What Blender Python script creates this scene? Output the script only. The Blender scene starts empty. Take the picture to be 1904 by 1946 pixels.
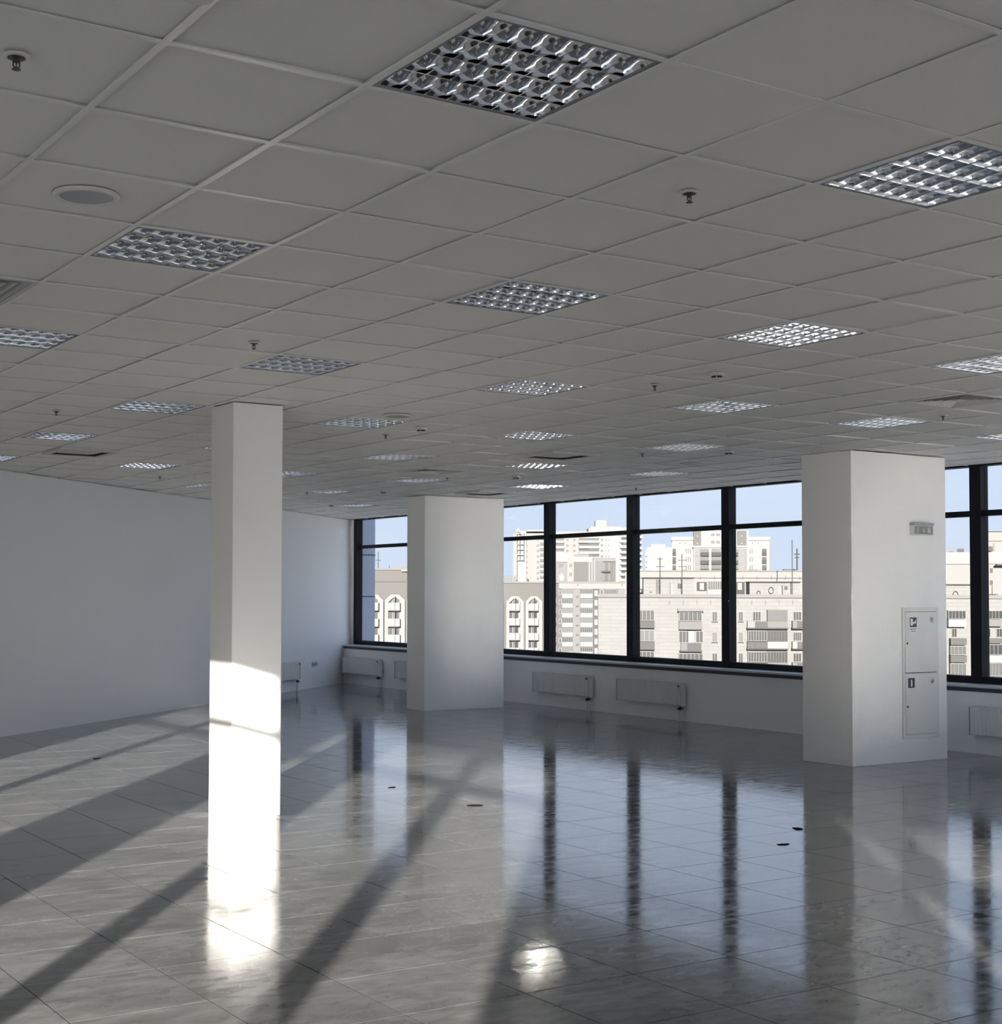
import bpy, bmesh, math, random
from mathutils import Vector, Matrix

random.seed(7)
scn = bpy.context.scene
COL = scn.collection

# ------------------------------------------------------------------ camera
W, H = 1904, 1946
FPX, YAW, PITCH, ROLL = 2709.97, -0.556389, 0.0325316, -0.003276
CX, CY = 794.69, 1042.87
EYE = 1.66
def rot_cam():
    ca, sa = math.cos(YAW), math.sin(YAW)
    cb, sb = math.cos(PITCH), math.sin(PITCH)
    cc, sc = math.cos(ROLL), math.sin(ROLL)
    return (Matrix(((ca, -sa, 0), (sa, ca, 0), (0, 0, 1)))
            @ Matrix(((1, 0, 0), (0, cb, -sb), (0, sb, cb)))
            @ Matrix(((cc, 0, sc), (0, 1, 0), (-sc, 0, cc))))
RC = rot_cam()                       # columns: right, forward, up
cam = bpy.data.cameras.new('camera')
cam.sensor_fit = 'AUTO'
cam.sensor_width = 36.0
cam.lens = FPX * 36.0 / H
cam.shift_x = (W / 2 - CX) / H
cam.shift_y = (CY - H / 2) / H
cam.clip_start, cam.clip_end = 0.05, 4000
camo = bpy.data.objects.new('camera', cam)
COL.objects.link(camo)
rx, fw_, up = RC.col[0], RC.col[1], RC.col[2]
camo.matrix_world = Matrix(((rx.x, up.x, -fw_.x, 0), (rx.y, up.y, -fw_.y, 0),
                            (rx.z, up.z, -fw_.z, EYE), (0, 0, 0, 1)))
scn.camera = camo

# ------------------------------------------------------------------ world, sun, exposure
SKY_STRENGTH = 0.72
SUN_STRENGTH = 16.5
scn.view_settings.view_transform = 'Standard'
scn.view_settings.look = 'None'
scn.view_settings.gamma = 1.0
scn.view_settings.use_curve_mapping = False
scn.view_settings.exposure = 0.60
scn.cycles.max_bounces = 7
scn.cycles.diffuse_bounces = 4
scn.cycles.glossy_bounces = 3
scn.cycles.transparent_max_bounces = 12
scn.cycles.sample_clamp_indirect = 0.0
scn.cycles.blur_glossy = 0.255
scn.cycles.use_denoising = True
scn.cycles.use_adaptive_sampling = True
scn.cycles.adaptive_threshold = 0.1
scn.cycles.adaptive_min_samples = 20

world = bpy.data.worlds.new('sky')
scn.world = world
world.use_nodes = True
nt = world.node_tree
nt.nodes.clear()
tc = nt.nodes.new('ShaderNodeTexCoord')
sep = nt.nodes.new('ShaderNodeSeparateXYZ')
ramp = nt.nodes.new('ShaderNodeValToRGB')
ramp.color_ramp.elements[0].position = 0.0
ramp.color_ramp.elements[0].color = (0.66, 0.76, 0.92, 1)
ramp.color_ramp.elements[1].position = 0.5
ramp.color_ramp.elements[1].color = (0.48, 0.65, 0.95, 1)
noi = nt.nodes.new('ShaderNodeTexNoise')
noi.inputs['Scale'].default_value = 3.0
noi.inputs['Detail'].default_value = 5.0
mpn = nt.nodes.new('ShaderNodeMapping')
mpn.inputs['Scale'].default_value = (1, 1, 5)
cr2 = nt.nodes.new('ShaderNodeValToRGB')
cr2.color_ramp.elements[0].position = 0.48
cr2.color_ramp.elements[0].color = (0, 0, 0, 1)
cr2.color_ramp.elements[1].position = 0.68
cr2.color_ramp.elements[1].color = (0.6, 0.6, 0.6, 1)
mixc = nt.nodes.new('ShaderNodeMix')
mixc.data_type = 'RGBA'
mixc.inputs[7].default_value = (0.76, 0.84, 0.94, 1)
bg = nt.nodes.new('ShaderNodeBackground')
bg.inputs['Strength'].default_value = SKY_STRENGTH
wo = nt.nodes.new('ShaderNodeOutputWorld')
L = nt.links.new
L(tc.outputs['Generated'], sep.inputs[0])
L(sep.outputs['Z'], ramp.inputs[0])
L(tc.outputs['Generated'], mpn.inputs[0])
L(mpn.outputs[0], noi.inputs[0])
L(noi.outputs[0], cr2.inputs[0])
L(cr2.outputs[0], mixc.inputs[0])
L(ramp.outputs[0], mixc.inputs[6])
L(mixc.outputs[2], bg.inputs[0])
L(bg.outputs[0], wo.inputs[0])

SUN_AZ = math.radians(39.5)          # travel direction, from +Y towards +X
SUN_TAN = 0.181
sun = bpy.data.lights.new('sun', 'SUN')
sun.energy = SUN_STRENGTH
sun.color = (1.0, 0.93, 0.83)
sun.angle = math.radians(0.53)
suno = bpy.data.objects.new('sun', sun)
COL.objects.link(suno)
sdir = Vector((math.sin(SUN_AZ), math.cos(SUN_AZ), -SUN_TAN)).normalized()
suno.rotation_euler = sdir.to_track_quat('-Z', 'Y').to_euler()
suno.location = (-30, -40, 30)

# ------------------------------------------------------------------ projection helpers
def ray(px, py):
    return RC @ Vector(((px - CX) / FPX, 1.0, -(py - CY) / FPX))
def project(P):
    d = RC.transposed() @ (Vector(P) - Vector((0, 0, EYE)))
    if d.y <= 0.05:
        return None
    return CX + FPX * d.x / d.y, CY - FPX * d.z / d.y

# ------------------------------------------------------------------ materials
MATS = {}
def material(name, color, rough=0.6, metal=0.0, spec=0.5, noise=None, bump=None):
    """noise = (scale, amount[, stretch]) brightness variation; bump = (scale, strength)"""
    m = bpy.data.materials.new(name)
    m.use_nodes = True
    t = m.node_tree
    b = t.nodes['Principled BSDF']
    b.inputs['Roughness'].default_value = rough
    b.inputs['Metallic'].default_value = metal
    b.inputs['Specular IOR Level'].default_value = spec
    b.inputs['Base Color'].default_value = (*color, 1)
    g = t.nodes.new('ShaderNodeNewGeometry')
    if noise:
        mp = t.nodes.new('ShaderNodeMapping')
        mp.inputs['Scale'].default_value = noise[2] if len(noise) > 2 else (1, 1, 1)
        n = t.nodes.new('ShaderNodeTexNoise')
        n.inputs['Scale'].default_value = noise[0]
        n.inputs['Detail'].default_value = 4
        r = t.nodes.new('ShaderNodeMapRange')
        r.inputs['To Min'].default_value = 1 - noise[1]
        r.inputs['To Max'].default_value = 1 + noise[1]
        mx = t.nodes.new('ShaderNodeVectorMath')
        mx.operation = 'SCALE'
        mx.inputs[0].default_value = color
        t.links.new(g.outputs['Position'], mp.inputs[0])
        t.links.new(mp.outputs[0], n.inputs[0])
        t.links.new(n.outputs[0], r.inputs[0])
        t.links.new(r.outputs[0], mx.inputs['Scale'])
        t.links.new(mx.outputs[0], b.inputs['Base Color'])
    if bump:
        n2 = t.nodes.new('ShaderNodeTexNoise')
        n2.inputs['Scale'].default_value = bump[0]
        n2.inputs['Detail'].default_value = 3
        bp = t.nodes.new('ShaderNodeBump')
        bp.inputs['Strength'].default_value = bump[1]
        bp.inputs['Distance'].default_value = 0.002
        t.links.new(g.outputs['Position'], n2.inputs[0])
        t.links.new(n2.outputs[0], bp.inputs['Height'])
        t.links.new(bp.outputs[0], b.inputs['Normal'])
    MATS[name] = m
    return m

material('plaster', (0.90, 0.895, 0.885), 0.55, noise=(1.2, 0.025), bump=(60, 0.10))
material('plaster_column', (0.90, 0.895, 0.88), 0.42, noise=(1.0, 0.02), bump=(70, 0.08))
material('ceiling_tile', (0.90, 0.895, 0.885), 0.85, spec=0.2, noise=(170, 0.05), bump=(200, 0.25))
material('tee_white', (0.90, 0.90, 0.89), 0.35)
material('slab', (0.10, 0.10, 0.10), 0.9)
material('grout', (0.02, 0.02, 0.02), 0.95, spec=0.1)
material('dark_frame', (0.012, 0.012, 0.016), 0.5, spec=0.2)
material('sill', (0.55, 0.55, 0.55), 0.3)
material('sill_shade', (0.05, 0.05, 0.055), 0.4)  # dark tone for the painted shade below the sill board
material('aluminium', (0.90, 0.905, 0.92), 0.06, metal=1.0)
material('lamp_frame', (0.24, 0.25, 0.26), 0.4, metal=0.3)
material('lamp_housing', (0.16, 0.16, 0.17), 0.5)
material('tube_glass', (0.85, 0.86, 0.88), 0.2)
material('tube_cap', (0.5, 0.5, 0.52), 0.3, metal=0.9)
material('white_plastic', (0.74, 0.74, 0.73), 0.4)
material('grey_plastic', (0.42, 0.44, 0.47), 0.5)
material('dark_plastic', (0.03, 0.03, 0.035), 0.45)
material('chrome', (0.55, 0.55, 0.56), 0.2, metal=1.0)
material('brass_dark', (0.12, 0.11, 0.10), 0.4, metal=0.8)
material('radiator_white', (0.74, 0.74, 0.72), 0.35)
material('cabinet_white', (0.78, 0.775, 0.75), 0.35)
material('sign_grey', (0.30, 0.31, 0.31), 0.5)
material('sign_light', (0.66, 0.66, 0.63), 0.5)
material('sticker_white', (0.80, 0.80, 0.79), 0.5)
material('sticker_dark', (0.05, 0.055, 0.065), 0.5)
material('vent_white', (0.58, 0.58, 0.58), 0.4)
material('vent_dark', (0.03, 0.03, 0.035), 0.7)
material('debris', (0.010, 0.009, 0.008), 0.9, spec=0.1)
material('panel_blue', (0.36, 0.40, 0.50), 0.35)
material('panel_joint', (0.05, 0.06, 0.08), 0.6)
# outdoors
material('b_cream', (0.108, 0.108, 0.106), 0.8, noise=(0.05, 0.03))
material('b_white', (0.120, 0.121, 0.121), 0.8)
material('b_grey', (0.052, 0.051, 0.050), 0.85, noise=(0.15, 0.08))
material('b_lightgrey', (0.082, 0.082, 0.082), 0.85)
material('b_taupe', (0.060, 0.057, 0.054), 0.9, noise=(0.2, 0.10))
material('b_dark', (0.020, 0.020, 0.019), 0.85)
material('b_panel', (0.030, 0.0295, 0.029), 0.8)
material('b_panel_light', (0.064, 0.063, 0.062), 0.8)
material('b_glass', (0.015, 0.016, 0.017), 0.3, spec=0.08)
material('b_glass_pale', (0.040, 0.041, 0.043), 0.35, spec=0.08)
material('b_blue', (0.022, 0.036, 0.072), 0.4)
material('b_navy', (0.010, 0.015, 0.030), 0.5)
material('b_black', (0.009, 0.009, 0.010), 0.7)
material('ground', (0.25, 0.25, 0.24), 0.95)

def brick_far():
    m = material('b_brick', (0.104, 0.103, 0.100), 0.85)
    t = m.node_tree
    b = t.nodes['Principled BSDF']
    tcn = t.nodes.new('ShaderNodeTexCoord')
    mp = t.nodes.new('ShaderNodeMapping')
    mp.inputs['Rotation'].default_value = (math.radians(90), 0, 0)
    br = t.nodes.new('ShaderNodeTexBrick')
    br.inputs['Color1'].default_value = (0.106, 0.106, 0.104, 1)
    br.inputs['Color2'].default_value = (0.098, 0.098, 0.096, 1)
    br.inputs['Mortar'].default_value = (0.078, 0.078, 0.077, 1)
    br.inputs['Scale'].default_value = 1.0
    br.inputs['Mortar Size'].default_value = 0.03
    br.inputs['Brick Width'].default_value = 2.6
    br.inputs['Row Height'].default_value = 0.5
    t.links.new(tcn.outputs['Object'], mp.inputs[0])
    t.links.new(mp.outputs[0], br.inputs['Vector'])
    t.links.new(br.outputs['Color'], b.inputs['Base Color'])
brick_far()

def glass_mat():
    m = bpy.data.materials.new('window_glass')
    m.use_nodes = True
    t = m.node_tree
    t.nodes.clear()
    tr = t.nodes.new('ShaderNodeBsdfTransparent')
    tr.inputs[0].default_value = (0.985, 0.99, 0.995, 1)
    gl = t.nodes.new('ShaderNodeBsdfGlossy')
    gl.inputs['Roughness'].default_value = 0.01
    lw = t.nodes.new('ShaderNodeLayerWeight')
    lw.inputs['Blend'].default_value = 0.5
    pw = t.nodes.new('ShaderNodeMath')
    pw.operation = 'POWER'
    pw.inputs[1].default_value = 5.0
    fr = t.nodes.new('ShaderNodeMath')
    fr.operation = 'MULTIPLY_ADD'
    fr.inputs[1].default_value = 0.6
    fr.inputs[2].default_value = 0.03
    t.links.new(lw.outputs['Facing'], pw.inputs[0])
    t.links.new(pw.outputs[0], fr.inputs[0])
    mx = t.nodes.new('ShaderNodeMixShader')
    o = t.nodes.new('ShaderNodeOutputMaterial')
    t.links.new(fr.outputs[0], mx.inputs[0])
    t.links.new(tr.outputs[0], mx.inputs[1])
    t.links.new(gl.outputs[0], mx.inputs[2])
    t.links.new(mx.outputs[0], o.inputs[0])
    MATS['window_glass'] = m
glass_mat()

PITCH_F = 0.585
FX0, FY0 = 5.90, 7.79
def floor_mat():
    m = bpy.data.materials.new('floor_tile')
    m.use_nodes = True
    t = m.node_tree
    b = t.nodes['Principled BSDF']
    N, K = t.nodes.new, t.links.new
    g = N('ShaderNodeNewGeometry')
    # one tone for each tile
    off = N('ShaderNodeVectorMath'); off.operation = 'SUBTRACT'
    off.inputs[1].default_value = (FX0, FY0, 0)
    dv = N('ShaderNodeVectorMath'); dv.operation = 'SCALE'
    dv.inputs['Scale'].default_value = 1 / PITCH_F
    fl = N('ShaderNodeVectorMath'); fl.operation = 'FLOOR'
    wn = N('ShaderNodeTexWhiteNoise'); wn.noise_dimensions = '2D'
    K(g.outputs['Position'], off.inputs[0]); K(off.outputs[0], dv.inputs[0])
    K(dv.outputs[0], fl.inputs[0]); K(fl.outputs[0], wn.inputs['Vector'])
    # marble-like smears
    n1 = N('ShaderNodeTexNoise'); n1.inputs['Scale'].default_value = 1.3
    n1.inputs['Detail'].default_value = 7; n1.inputs['Distortion'].default_value = 1.2
    mp = N('ShaderNodeMapping'); mp.inputs['Scale'].default_value = (1.0, 2.2, 1)
    mp.inputs['Rotation'].default_value = (0, 0, math.radians(32))
    n2 = N('ShaderNodeTexNoise'); n2.inputs['Scale'].default_value = 6
    n2.inputs['Detail'].default_value = 6; n2.inputs['Distortion'].default_value = 0.8
    K(g.outputs['Position'], mp.inputs[0]); K(mp.outputs[0], n1.inputs[0]); K(mp.outputs[0], n2.inputs[0])
    r1 = N('ShaderNodeMapRange'); r1.inputs['From Min'].default_value = 0.3; r1.inputs['From Max'].default_value = 0.7
    r1.inputs['To Min'].default_value = 0.76; r1.inputs['To Max'].default_value = 1.22
    K(n1.outputs[0], r1.inputs[0])
    r2 = N('ShaderNodeMapRange'); r2.inputs['From Min'].default_value = 0.3; r2.inputs['From Max'].default_value = 0.7
    r2.inputs['To Min'].default_value = 0.80; r2.inputs['To Max'].default_value = 1.20
    K(n2.outputs[0], r2.inputs[0])
    r3 = N('ShaderNodeMapRange'); r3.inputs['To Min'].default_value = 0.93; r3.inputs['To Max'].default_value = 1.07
    K(wn.outputs['Value'], r3.inputs[0])
    m1 = N('ShaderNodeMath'); m1.operation = 'MULTIPLY'; K(r1.outputs[0], m1.inputs[0]); K(r2.outputs[0], m1.inputs[1])
    m2 = N('ShaderNodeMath'); m2.operation = 'MULTIPLY'; K(m1.outputs[0], m2.inputs[0]); K(r3.outputs[0], m2.inputs[1])
    n4 = N('ShaderNodeTexNoise'); n4.inputs['Scale'].default_value = 11
    n4.inputs['Detail'].default_value = 5; n4.inputs['Roughness'].default_value = 0.65
    K(mp.outputs[0], n4.inputs[0])
    r4 = N('ShaderNodeMapRange'); r4.inputs['From Min'].default_value = 0.58; r4.inputs['From Max'].default_value = 0.80
    r4.inputs['To Min'].default_value = 1.0; r4.inputs['To Max'].default_value = 0.45
    K(n4.outputs[0], r4.inputs[0])
    m3 = N('ShaderNodeMath'); m3.operation = 'MULTIPLY'; K(m2.outputs[0], m3.inputs[0]); K(r4.outputs[0], m3.inputs[1])
    m2 = m3
    sc = N('ShaderNodeVectorMath'); sc.operation = 'SCALE'
    sc.inputs[0].default_value = (0.170, 0.173, 0.176)
    K(m2.outputs[0], sc.inputs['Scale'])
    K(sc.outputs[0], b.inputs['Base Color'])
    rr = N('ShaderNodeMapRange'); rr.inputs['From Min'].default_value = 0.3; rr.inputs['From Max'].default_value = 0.7
    rr.inputs['To Min'].default_value = 0.06; rr.inputs['To Max'].default_value = 0.15
    K(n2.outputs[0], rr.inputs[0])
    K(rr.outputs[0], b.inputs['Roughness'])
    b.inputs['Specular IOR Level'].default_value = 1.0
    b.inputs['IOR'].default_value = 1.62
    n3 = N('ShaderNodeTexNoise'); n3.inputs['Scale'].default_value = 9
    n3.inputs['Detail'].default_value = 3
    K(g.outputs['Position'], n3.inputs[0])
    bp = N('ShaderNodeBump'); bp.inputs['Strength'].default_value = 0.06; bp.inputs['Distance'].default_value = 0.004
    K(n3.outputs[0], bp.inputs['Height']); K(bp.outputs[0], b.inputs['Normal'])
    MATS['floor_tile'] = m
floor_mat()

# ------------------------------------------------------------------ object helpers
def link(name, me, parent=None, loc=(0, 0, 0), rz=0.0):
    o = bpy.data.objects.new(name, me)
    COL.objects.link(o)
    o.location = loc
    o.rotation_euler = (0, 0, rz)
    if parent:
        o.parent = parent
    return o
def tag(o, label=None, cat=None, group=None, kind=None):
    if label: o['label'] = label
    if cat: o['category'] = cat
    if group: o['group'] = group
    if kind: o['kind'] = kind
    return o
def empty(name, loc=(0, 0, 0), rz=0.0):
    o = link(name, None, None, loc, rz)
    o.empty_display_size = 0.2
    return o
class MB:
    """collects shapes for ONE mesh"""
    def __init__(self):
        self.v, self.f, self.s = [], [], []
    def box(self, a, b):
        (x0, y0, z0), (x1, y1, z1) = a, b
        n = len(self.v)
        self.v += [(x0, y0, z0), (x1, y0, z0), (x1, y1, z0), (x0, y1, z0),
                   (x0, y0, z1), (x1, y0, z1), (x1, y1, z1), (x0, y1, z1)]
        self.f += [tuple(n + k for k in q) for q in
                   ((0, 3, 2, 1), (4, 5, 6, 7), (0, 1, 5, 4), (1, 2, 6, 5), (2, 3, 7, 6), (3, 0, 4, 7))]
        return self
    def prism(self, prof, axis, a, b):
        """closed profile extruded along axis ('x','y','z') from a to b; profile in the other two axes"""
        n, k = len(self.v), len(prof)
        for t in (a, b):
            for (p, q) in prof:
                self.v.append({'x': (t, p, q), 'y': (p, t, q), 'z': (p, q, t)}[axis])
        self.f.append(tuple(n + i for i in range(k))[::-1])
        self.f.append(tuple(n + k + i for i in range(k)))
        for i in range(k):
            j = (i + 1) % k
            self.f.append((n + i, n + j, n + k + j, n + k + i))
        return self
    def lathe(self, prof, c=(0, 0, 0), seg=24, axis='z'):
        """profile of (r, h); closed at r = 0 ends"""
        n = len(self.v)
        for (r, h) in prof:
            for s in range(seg):
                a = 2 * math.pi * s / seg
                p = {'z': (r * math.cos(a), r * math.sin(a), h),
                     'x': (h, r * math.cos(a), r * math.sin(a)),
                     'y': (r * math.cos(a), h, r * math.sin(a))}[axis]
                self.v.append((c[0] + p[0], c[1] + p[1], c[2] + p[2]))
        for i in range(len(prof) - 1):
            for s in range(seg):
                t = (s + 1) % seg
                self.f.append((n + i * seg + s, n + i * seg + t, n + (i + 1) * seg + t, n + (i + 1) * seg + s))
        self.f.append(tuple(n + s for s in range(seg))[::-1])
        e = n + (len(prof) - 1) * seg
        self.f.append(tuple(e + s for s in range(seg)))
        return self
    def tube(self, p0, p1, r, seg=10):
        p0, p1 = Vector(p0), Vector(p1)
        d = (p1 - p0).normalized()
        u = d.orthogonal().normalized()
        w = d.cross(u)
        n = len(self.v)
        for p in (p0, p1):
            for s in range(seg):
                a = 2 * math.pi * s / seg
                self.v.append(tuple(p + u * (r * math.cos(a)) + w * (r * math.sin(a))))
        for s in range(seg):
            t = (s + 1) % seg
            self.f.append((n + s, n + t, n + seg + t, n + seg + s))
        self.f.append(tuple(n + s for s in range(seg))[::-1])
        self.f.append(tuple(n + seg + s for s in range(seg)))
        return self
    def mesh(self, name, mat, smooth=False, bevel=0.0):
        me = bpy.data.meshes.new(name)
        me.from_pydata(self.v, [], self.f)
        bm = bmesh.new()
        bm.from_mesh(me)
        bmesh.ops.recalc_face_normals(bm, faces=bm.faces)
        if bevel:
            bmesh.ops.bevel(bm, geom=list(bm.edges), offset=bevel, segments=2, profile=0.5, affect='EDGES')
        bm.to_mesh(me)
        bm.free()
        me.materials.append(MATS[mat] if isinstance(mat, str) else mat)
        if smooth:
            me.polygons.foreach_set('use_smooth', [True] * len(me.polygons))
            me.set_sharp_from_angle(angle=math.radians(35))
        return me
    def build(self, name, mat, parent=None, loc=(0, 0, 0), rz=0.0, smooth=False, bevel=0.0):
        return link(name, self.mesh(name, mat, smooth, bevel), parent, loc, rz)
def copy_tree(o, parent=None):
    c = o.copy()
    COL.objects.link(c)
    if parent:
        c.parent = parent
    for ch in o.children:
        copy_tree(ch, c)
    return c

# ------------------------------------------------------------------ room layout
CZ = 1.436 + EYE                     # ceiling height
GX0, GY0, GP = 1.37357, 3.46623, 0.6  # ceiling grid
XW = 13.35                           # inner face of the window frames
XP = 13.05                           # face of the low wall under the windows
XS = -2.14                            # opposite window wall (sun side)
YB = -11.5                           # end wall behind the camera
LW0, LWD = Vector((4.62, 16.60)), Vector((8.38, 7.0)).normalized()   # left wall line
def left_y(x):
    return LW0.y + (x - LW0.x) * LWD.y / LWD.x
LANG = math.atan2(LWD.y, LWD.x)
def cell(i, j):
    return GX0 + GP * (i + 0.5), GY0 + GP * (j + 0.5)
def inside(x, y):
    return XS <= x <= XW and YB <= y <= left_y(x)

# ---- floor
floor_o = MB().box((XS - 0.3, YB - 0.3, -0.30), (XW + 0.3, 25.5, -0.0009)).build('floor', 'grout')
tag(floor_o, 'glossy grey tiled floor with sun streaks', None, None, 'structure')
def in_view_size(x, y, z, s):
    p = project((x, y, z))
    if p is None or not (-250 < p[0] < W + 250 and -250 < p[1] < H + 250):
        return 0
    d = RC.transposed() @ (Vector((x, y, z)) - Vector((0, 0, EYE)))
    return (s * FPX / d.y) ** 2 * abs(z - EYE) / d.length
def hidden_by_pillar(x, y, z):
    return False
cells = []
for a in range(-16, 14):
    for b in range(-38, 29):
        x, y = FX0 + PITCH_F * (a + 0.5), FY0 + PITCH_F * (b + 0.5)
        h = PITCH_F / 2
        if any(inside(x + sx * h, y + sy * h) for sx in (-1, 1) for sy in (-1, 1)):
            cells.append((in_view_size(x, y, 0, PITCH_F), x, y))
cells.sort(key=lambda t: -t[0])
g = 0.0026
hh = PITCH_F / 2 - g
tile_me = MB().box((-hh, -hh, -0.0008), (hh, hh, 0)).mesh('floor_tile', 'floor_tile')
for k, (s, x, y) in enumerate(cells[:300]):
    o = link('floor_tile', tile_me, floor_o, (x, y, random.uniform(-0.0001, 0.0001)))
    o.rotation_euler = (random.gauss(0, 0.0003), random.gauss(0, 0.0003), 0)
mb = MB()
for (s, x, y) in cells[300:]:
    mb.box((x - hh, y - hh, -0.0008), (x + hh, y + hh, random.uniform(-0.0001, 0.0001)))
tag(mb.build('far_floor_tiles', 'floor_tile', floor_o), kind='stuff')

# ---- ceiling
LIGHTS = [(1, -1), (1, 3), (1, 7), (4, -1), (4, 3), (4, 7), (4, 11), (4, 15), (4, 19), (7, 3), (7, 7), (7, 11),
          (7, 15), (7, 19), (10, 3), (10, 7), (10, 11), (10, 15), (10, 19), (10, 23), (13, 7), (13, 11), (13, 15),
          (13, 19), (13, 23), (16, 7), (16, 15), (16, 19), (16, 27)]
VENTS = [(0, 5), (12, 5), (12, 17)]
CASSETTES = [(5, 17), (12, 13), (16, 21)]
taken = set(LIGHTS) | set(VENTS) | set(CASSETTES)
ceil_o = MB().box((XS - 0.5, YB - 0.5, CZ + 0.16), (XW + 0.16, 25.5, CZ + 0.40)).build('ceiling', 'slab')
tag(ceil_o, 'white suspended grid ceiling with square tiles', None, None, 'structure')
cc = []
for i in range(-8, 21):
    for j in range(-30, 36):
        if (i, j) in taken:
            continue
        x, y = cell(i, j)
        if any(inside(x + sx * 0.3, y + sy * 0.3) for sx in (-1, 1) for sy in (-1, 1)):
            cc.append((in_view_size(x, y, CZ, GP), x, y))
cc.sort(key=lambda t: -t[0])
th = 0.296
ct_me = MB().box((-th, -th, 0.0), (th, th, 0.018)).mesh('ceiling_tile', 'ceiling_tile')
for (s, x, y) in cc[:300]:
    o = link('ceiling_tile', ct_me, ceil_o, (x, y, CZ + random.uniform(0.005, 0.012)))
    o.rotation_euler = (random.gauss(0, 0.004), random.gauss(0, 0.004), 0)
mb = MB()
for (s, x, y) in cc[300:]:
    z = CZ + random.uniform(0.005, 0.012)
    mb.box((x - th, y - th, z), (x + th, y + th, z + 0.018))
tag(mb.build('far_ceiling_tiles', 'ceiling_tile', ceil_o), kind='stuff')
def tee_profile(c):
    return [(c - 0.012, CZ), (c + 0.012, CZ), (c + 0.012, CZ + 0.0015), (c + 0.001, CZ + 0.002),
            (c + 0.001, CZ + 0.035), (c - 0.001, CZ + 0.035), (c - 0.001, CZ + 0.002), (c - 0.012, CZ + 0.0015)]
for i in range(-7, 21):
    x = GX0 + GP * i
    MB().prism(tee_profile(x), 'y', YB, min(left_y(x) + 0.05, 24.3)).build('ceiling_tee', 'tee_white', ceil_o)
for j in range(-29, 36):
    y = GY0 + GP * j
    xs = XS if y < left_y(XS) else LW0.x + (y - LW0.y) * LWD.x / LWD.y - 0.05
    if xs < XW:
        MB().prism([(p, q + 0.0004) for p, q in tee_profile(y)], 'x', xs, XW + 0.02).build('ceiling_tee', 'tee_white', ceil_o)
# added boards that keep sky light out of the void above the ceiling
f = MB()
f.box((XW + 0.125, YB - 0.5, CZ + 0.012), (XW + 0.155, 25.5, CZ + 0.16))
f.box((XS - 0.5, YB - 0.5, CZ + 0.03), (XS - 0.06, 12.0, CZ + 0.16))
f.box((XS - 0.5, YB - 0.5, CZ + 0.03), (XW + 0.15, YB - 0.06, CZ + 0.16))
tag(f.build('light_block_1', 'slab'), 'dark boards added around the ceiling void to block stray sky light', None, None, 'structure')

# ---- walls
def poly_wall(name, pts, z0, z1, mat, label):
    o = MB().prism(pts, 'z', z0, z1).build(name, mat)
    return tag(o, label, None, None, 'structure')
nrm = Vector((-LWD.y, LWD.x))
p0 = Vector((XS - 0.3, left_y(XS - 0.3)))
p1 = Vector((XW + 0.0, left_y(XW + 0.0)))
poly_wall('wall_left', [tuple(p0), tuple(p1), tuple(p1 + nrm * 0.35), tuple(p0 + nrm * 0.35)], 0, CZ, 'plaster',
          'long plain white wall running away on the left')
YC = left_y(XW)                       # corner of the left wall and the window wall
tag(MB().box((XP, YB, 0), (XW + 0.22, left_y(XP) + 0.25, 0.695)).build('wall_right', 'plaster'),
    'low white wall under the window band', None, None, 'structure')
tag(MB().box((XW, 23.78, 0.695), (XW + 0.10, YC + 0.6, CZ)).build('wall_corner', 'plaster'),
    'narrow white strip of wall in the far corner beside the window', None, None, 'structure')
tag(MB().box((XS - 0.3, YB - 0.3, 0), (XW + 0.3, YB, 0.72)).build('wall_back', 'plaster'),
    'white wall behind the viewer', None, None, 'structure')
sill = empty('trim_2', (0, 0, 0))
tag(sill, 'grey window sill board along the low wall', None, None, 'structure')
MB().box((XP - 0.035, YB, 0.698), (XW + 0.02, left_y(XP) + 0.02, 0.722)).build('board', 'sill', sill, bevel=0.003)
MB().box((XP - 0.012, YB, 0.655), (XP - 0.001, left_y(XP), 0.697)).build('shade_strip', 'sill_shade', sill)  # dark strip stands in for the shadow under the projecting sill

# ---- window band on the right
def window_band(name, X, side, y0, y1, mulls, label, z0=0.722, ztr=2.54, tt=0.062):
    """X: room-side face; side = +1 frame goes to +X; mulls: list of (y, width)"""
    r = empty(name, (X, (y0 + y1) / 2, z0))
    tag(r, label, None, None, 'structure')
    yc = (y0 + y1) / 2
    d = 0.12 * side
    lo, hi = (0, d) if side > 0 else (d, 0)
    MB().box((lo, y0 - yc, 0), (hi, y1 - yc, 0.075)).build('bottom_rail', 'dark_frame', r)
    MB().box((lo, y0 - yc, CZ - z0 - 0.012), (hi, y1 - yc, CZ - z0 + 0.03)).build('top_rail', 'dark_frame', r)
    ys = sorted(mulls)
    edges = []
    for (y, w) in ys:
        MB().box((lo - 0.01 * (side > 0), y - w / 2 - yc, 0.0), (hi + 0.01 * (side < 0), y + w / 2 - yc, CZ - z0 - 0.002)).build('mullion', 'dark_frame', r)
        edges.append((y - w / 2, y + w / 2))
    spans = []
    cur = y0
    for (a, b) in edges:
        if a - cur > 0.05: spans.append((cur, a))
        cur = b
    if y1 - cur > 0.05: spans.append((cur, y1))
    gx = 0.06 * side
    for (a, b) in spans:
        MB().box((lo + 0.02, a - yc, ztr - z0), (hi - 0.02, b - yc, ztr - z0 + tt)).build('transom', 'dark_frame', r)
        for (q0, q1) in ((0.075, ztr - z0), (ztr - z0 + tt, CZ - z0 - 0.012)):
            MB().box((gx - 0.004, a - yc, q0), (gx + 0.004, b - yc, q1)).build('pane', 'window_glass', r)
    return r
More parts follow.
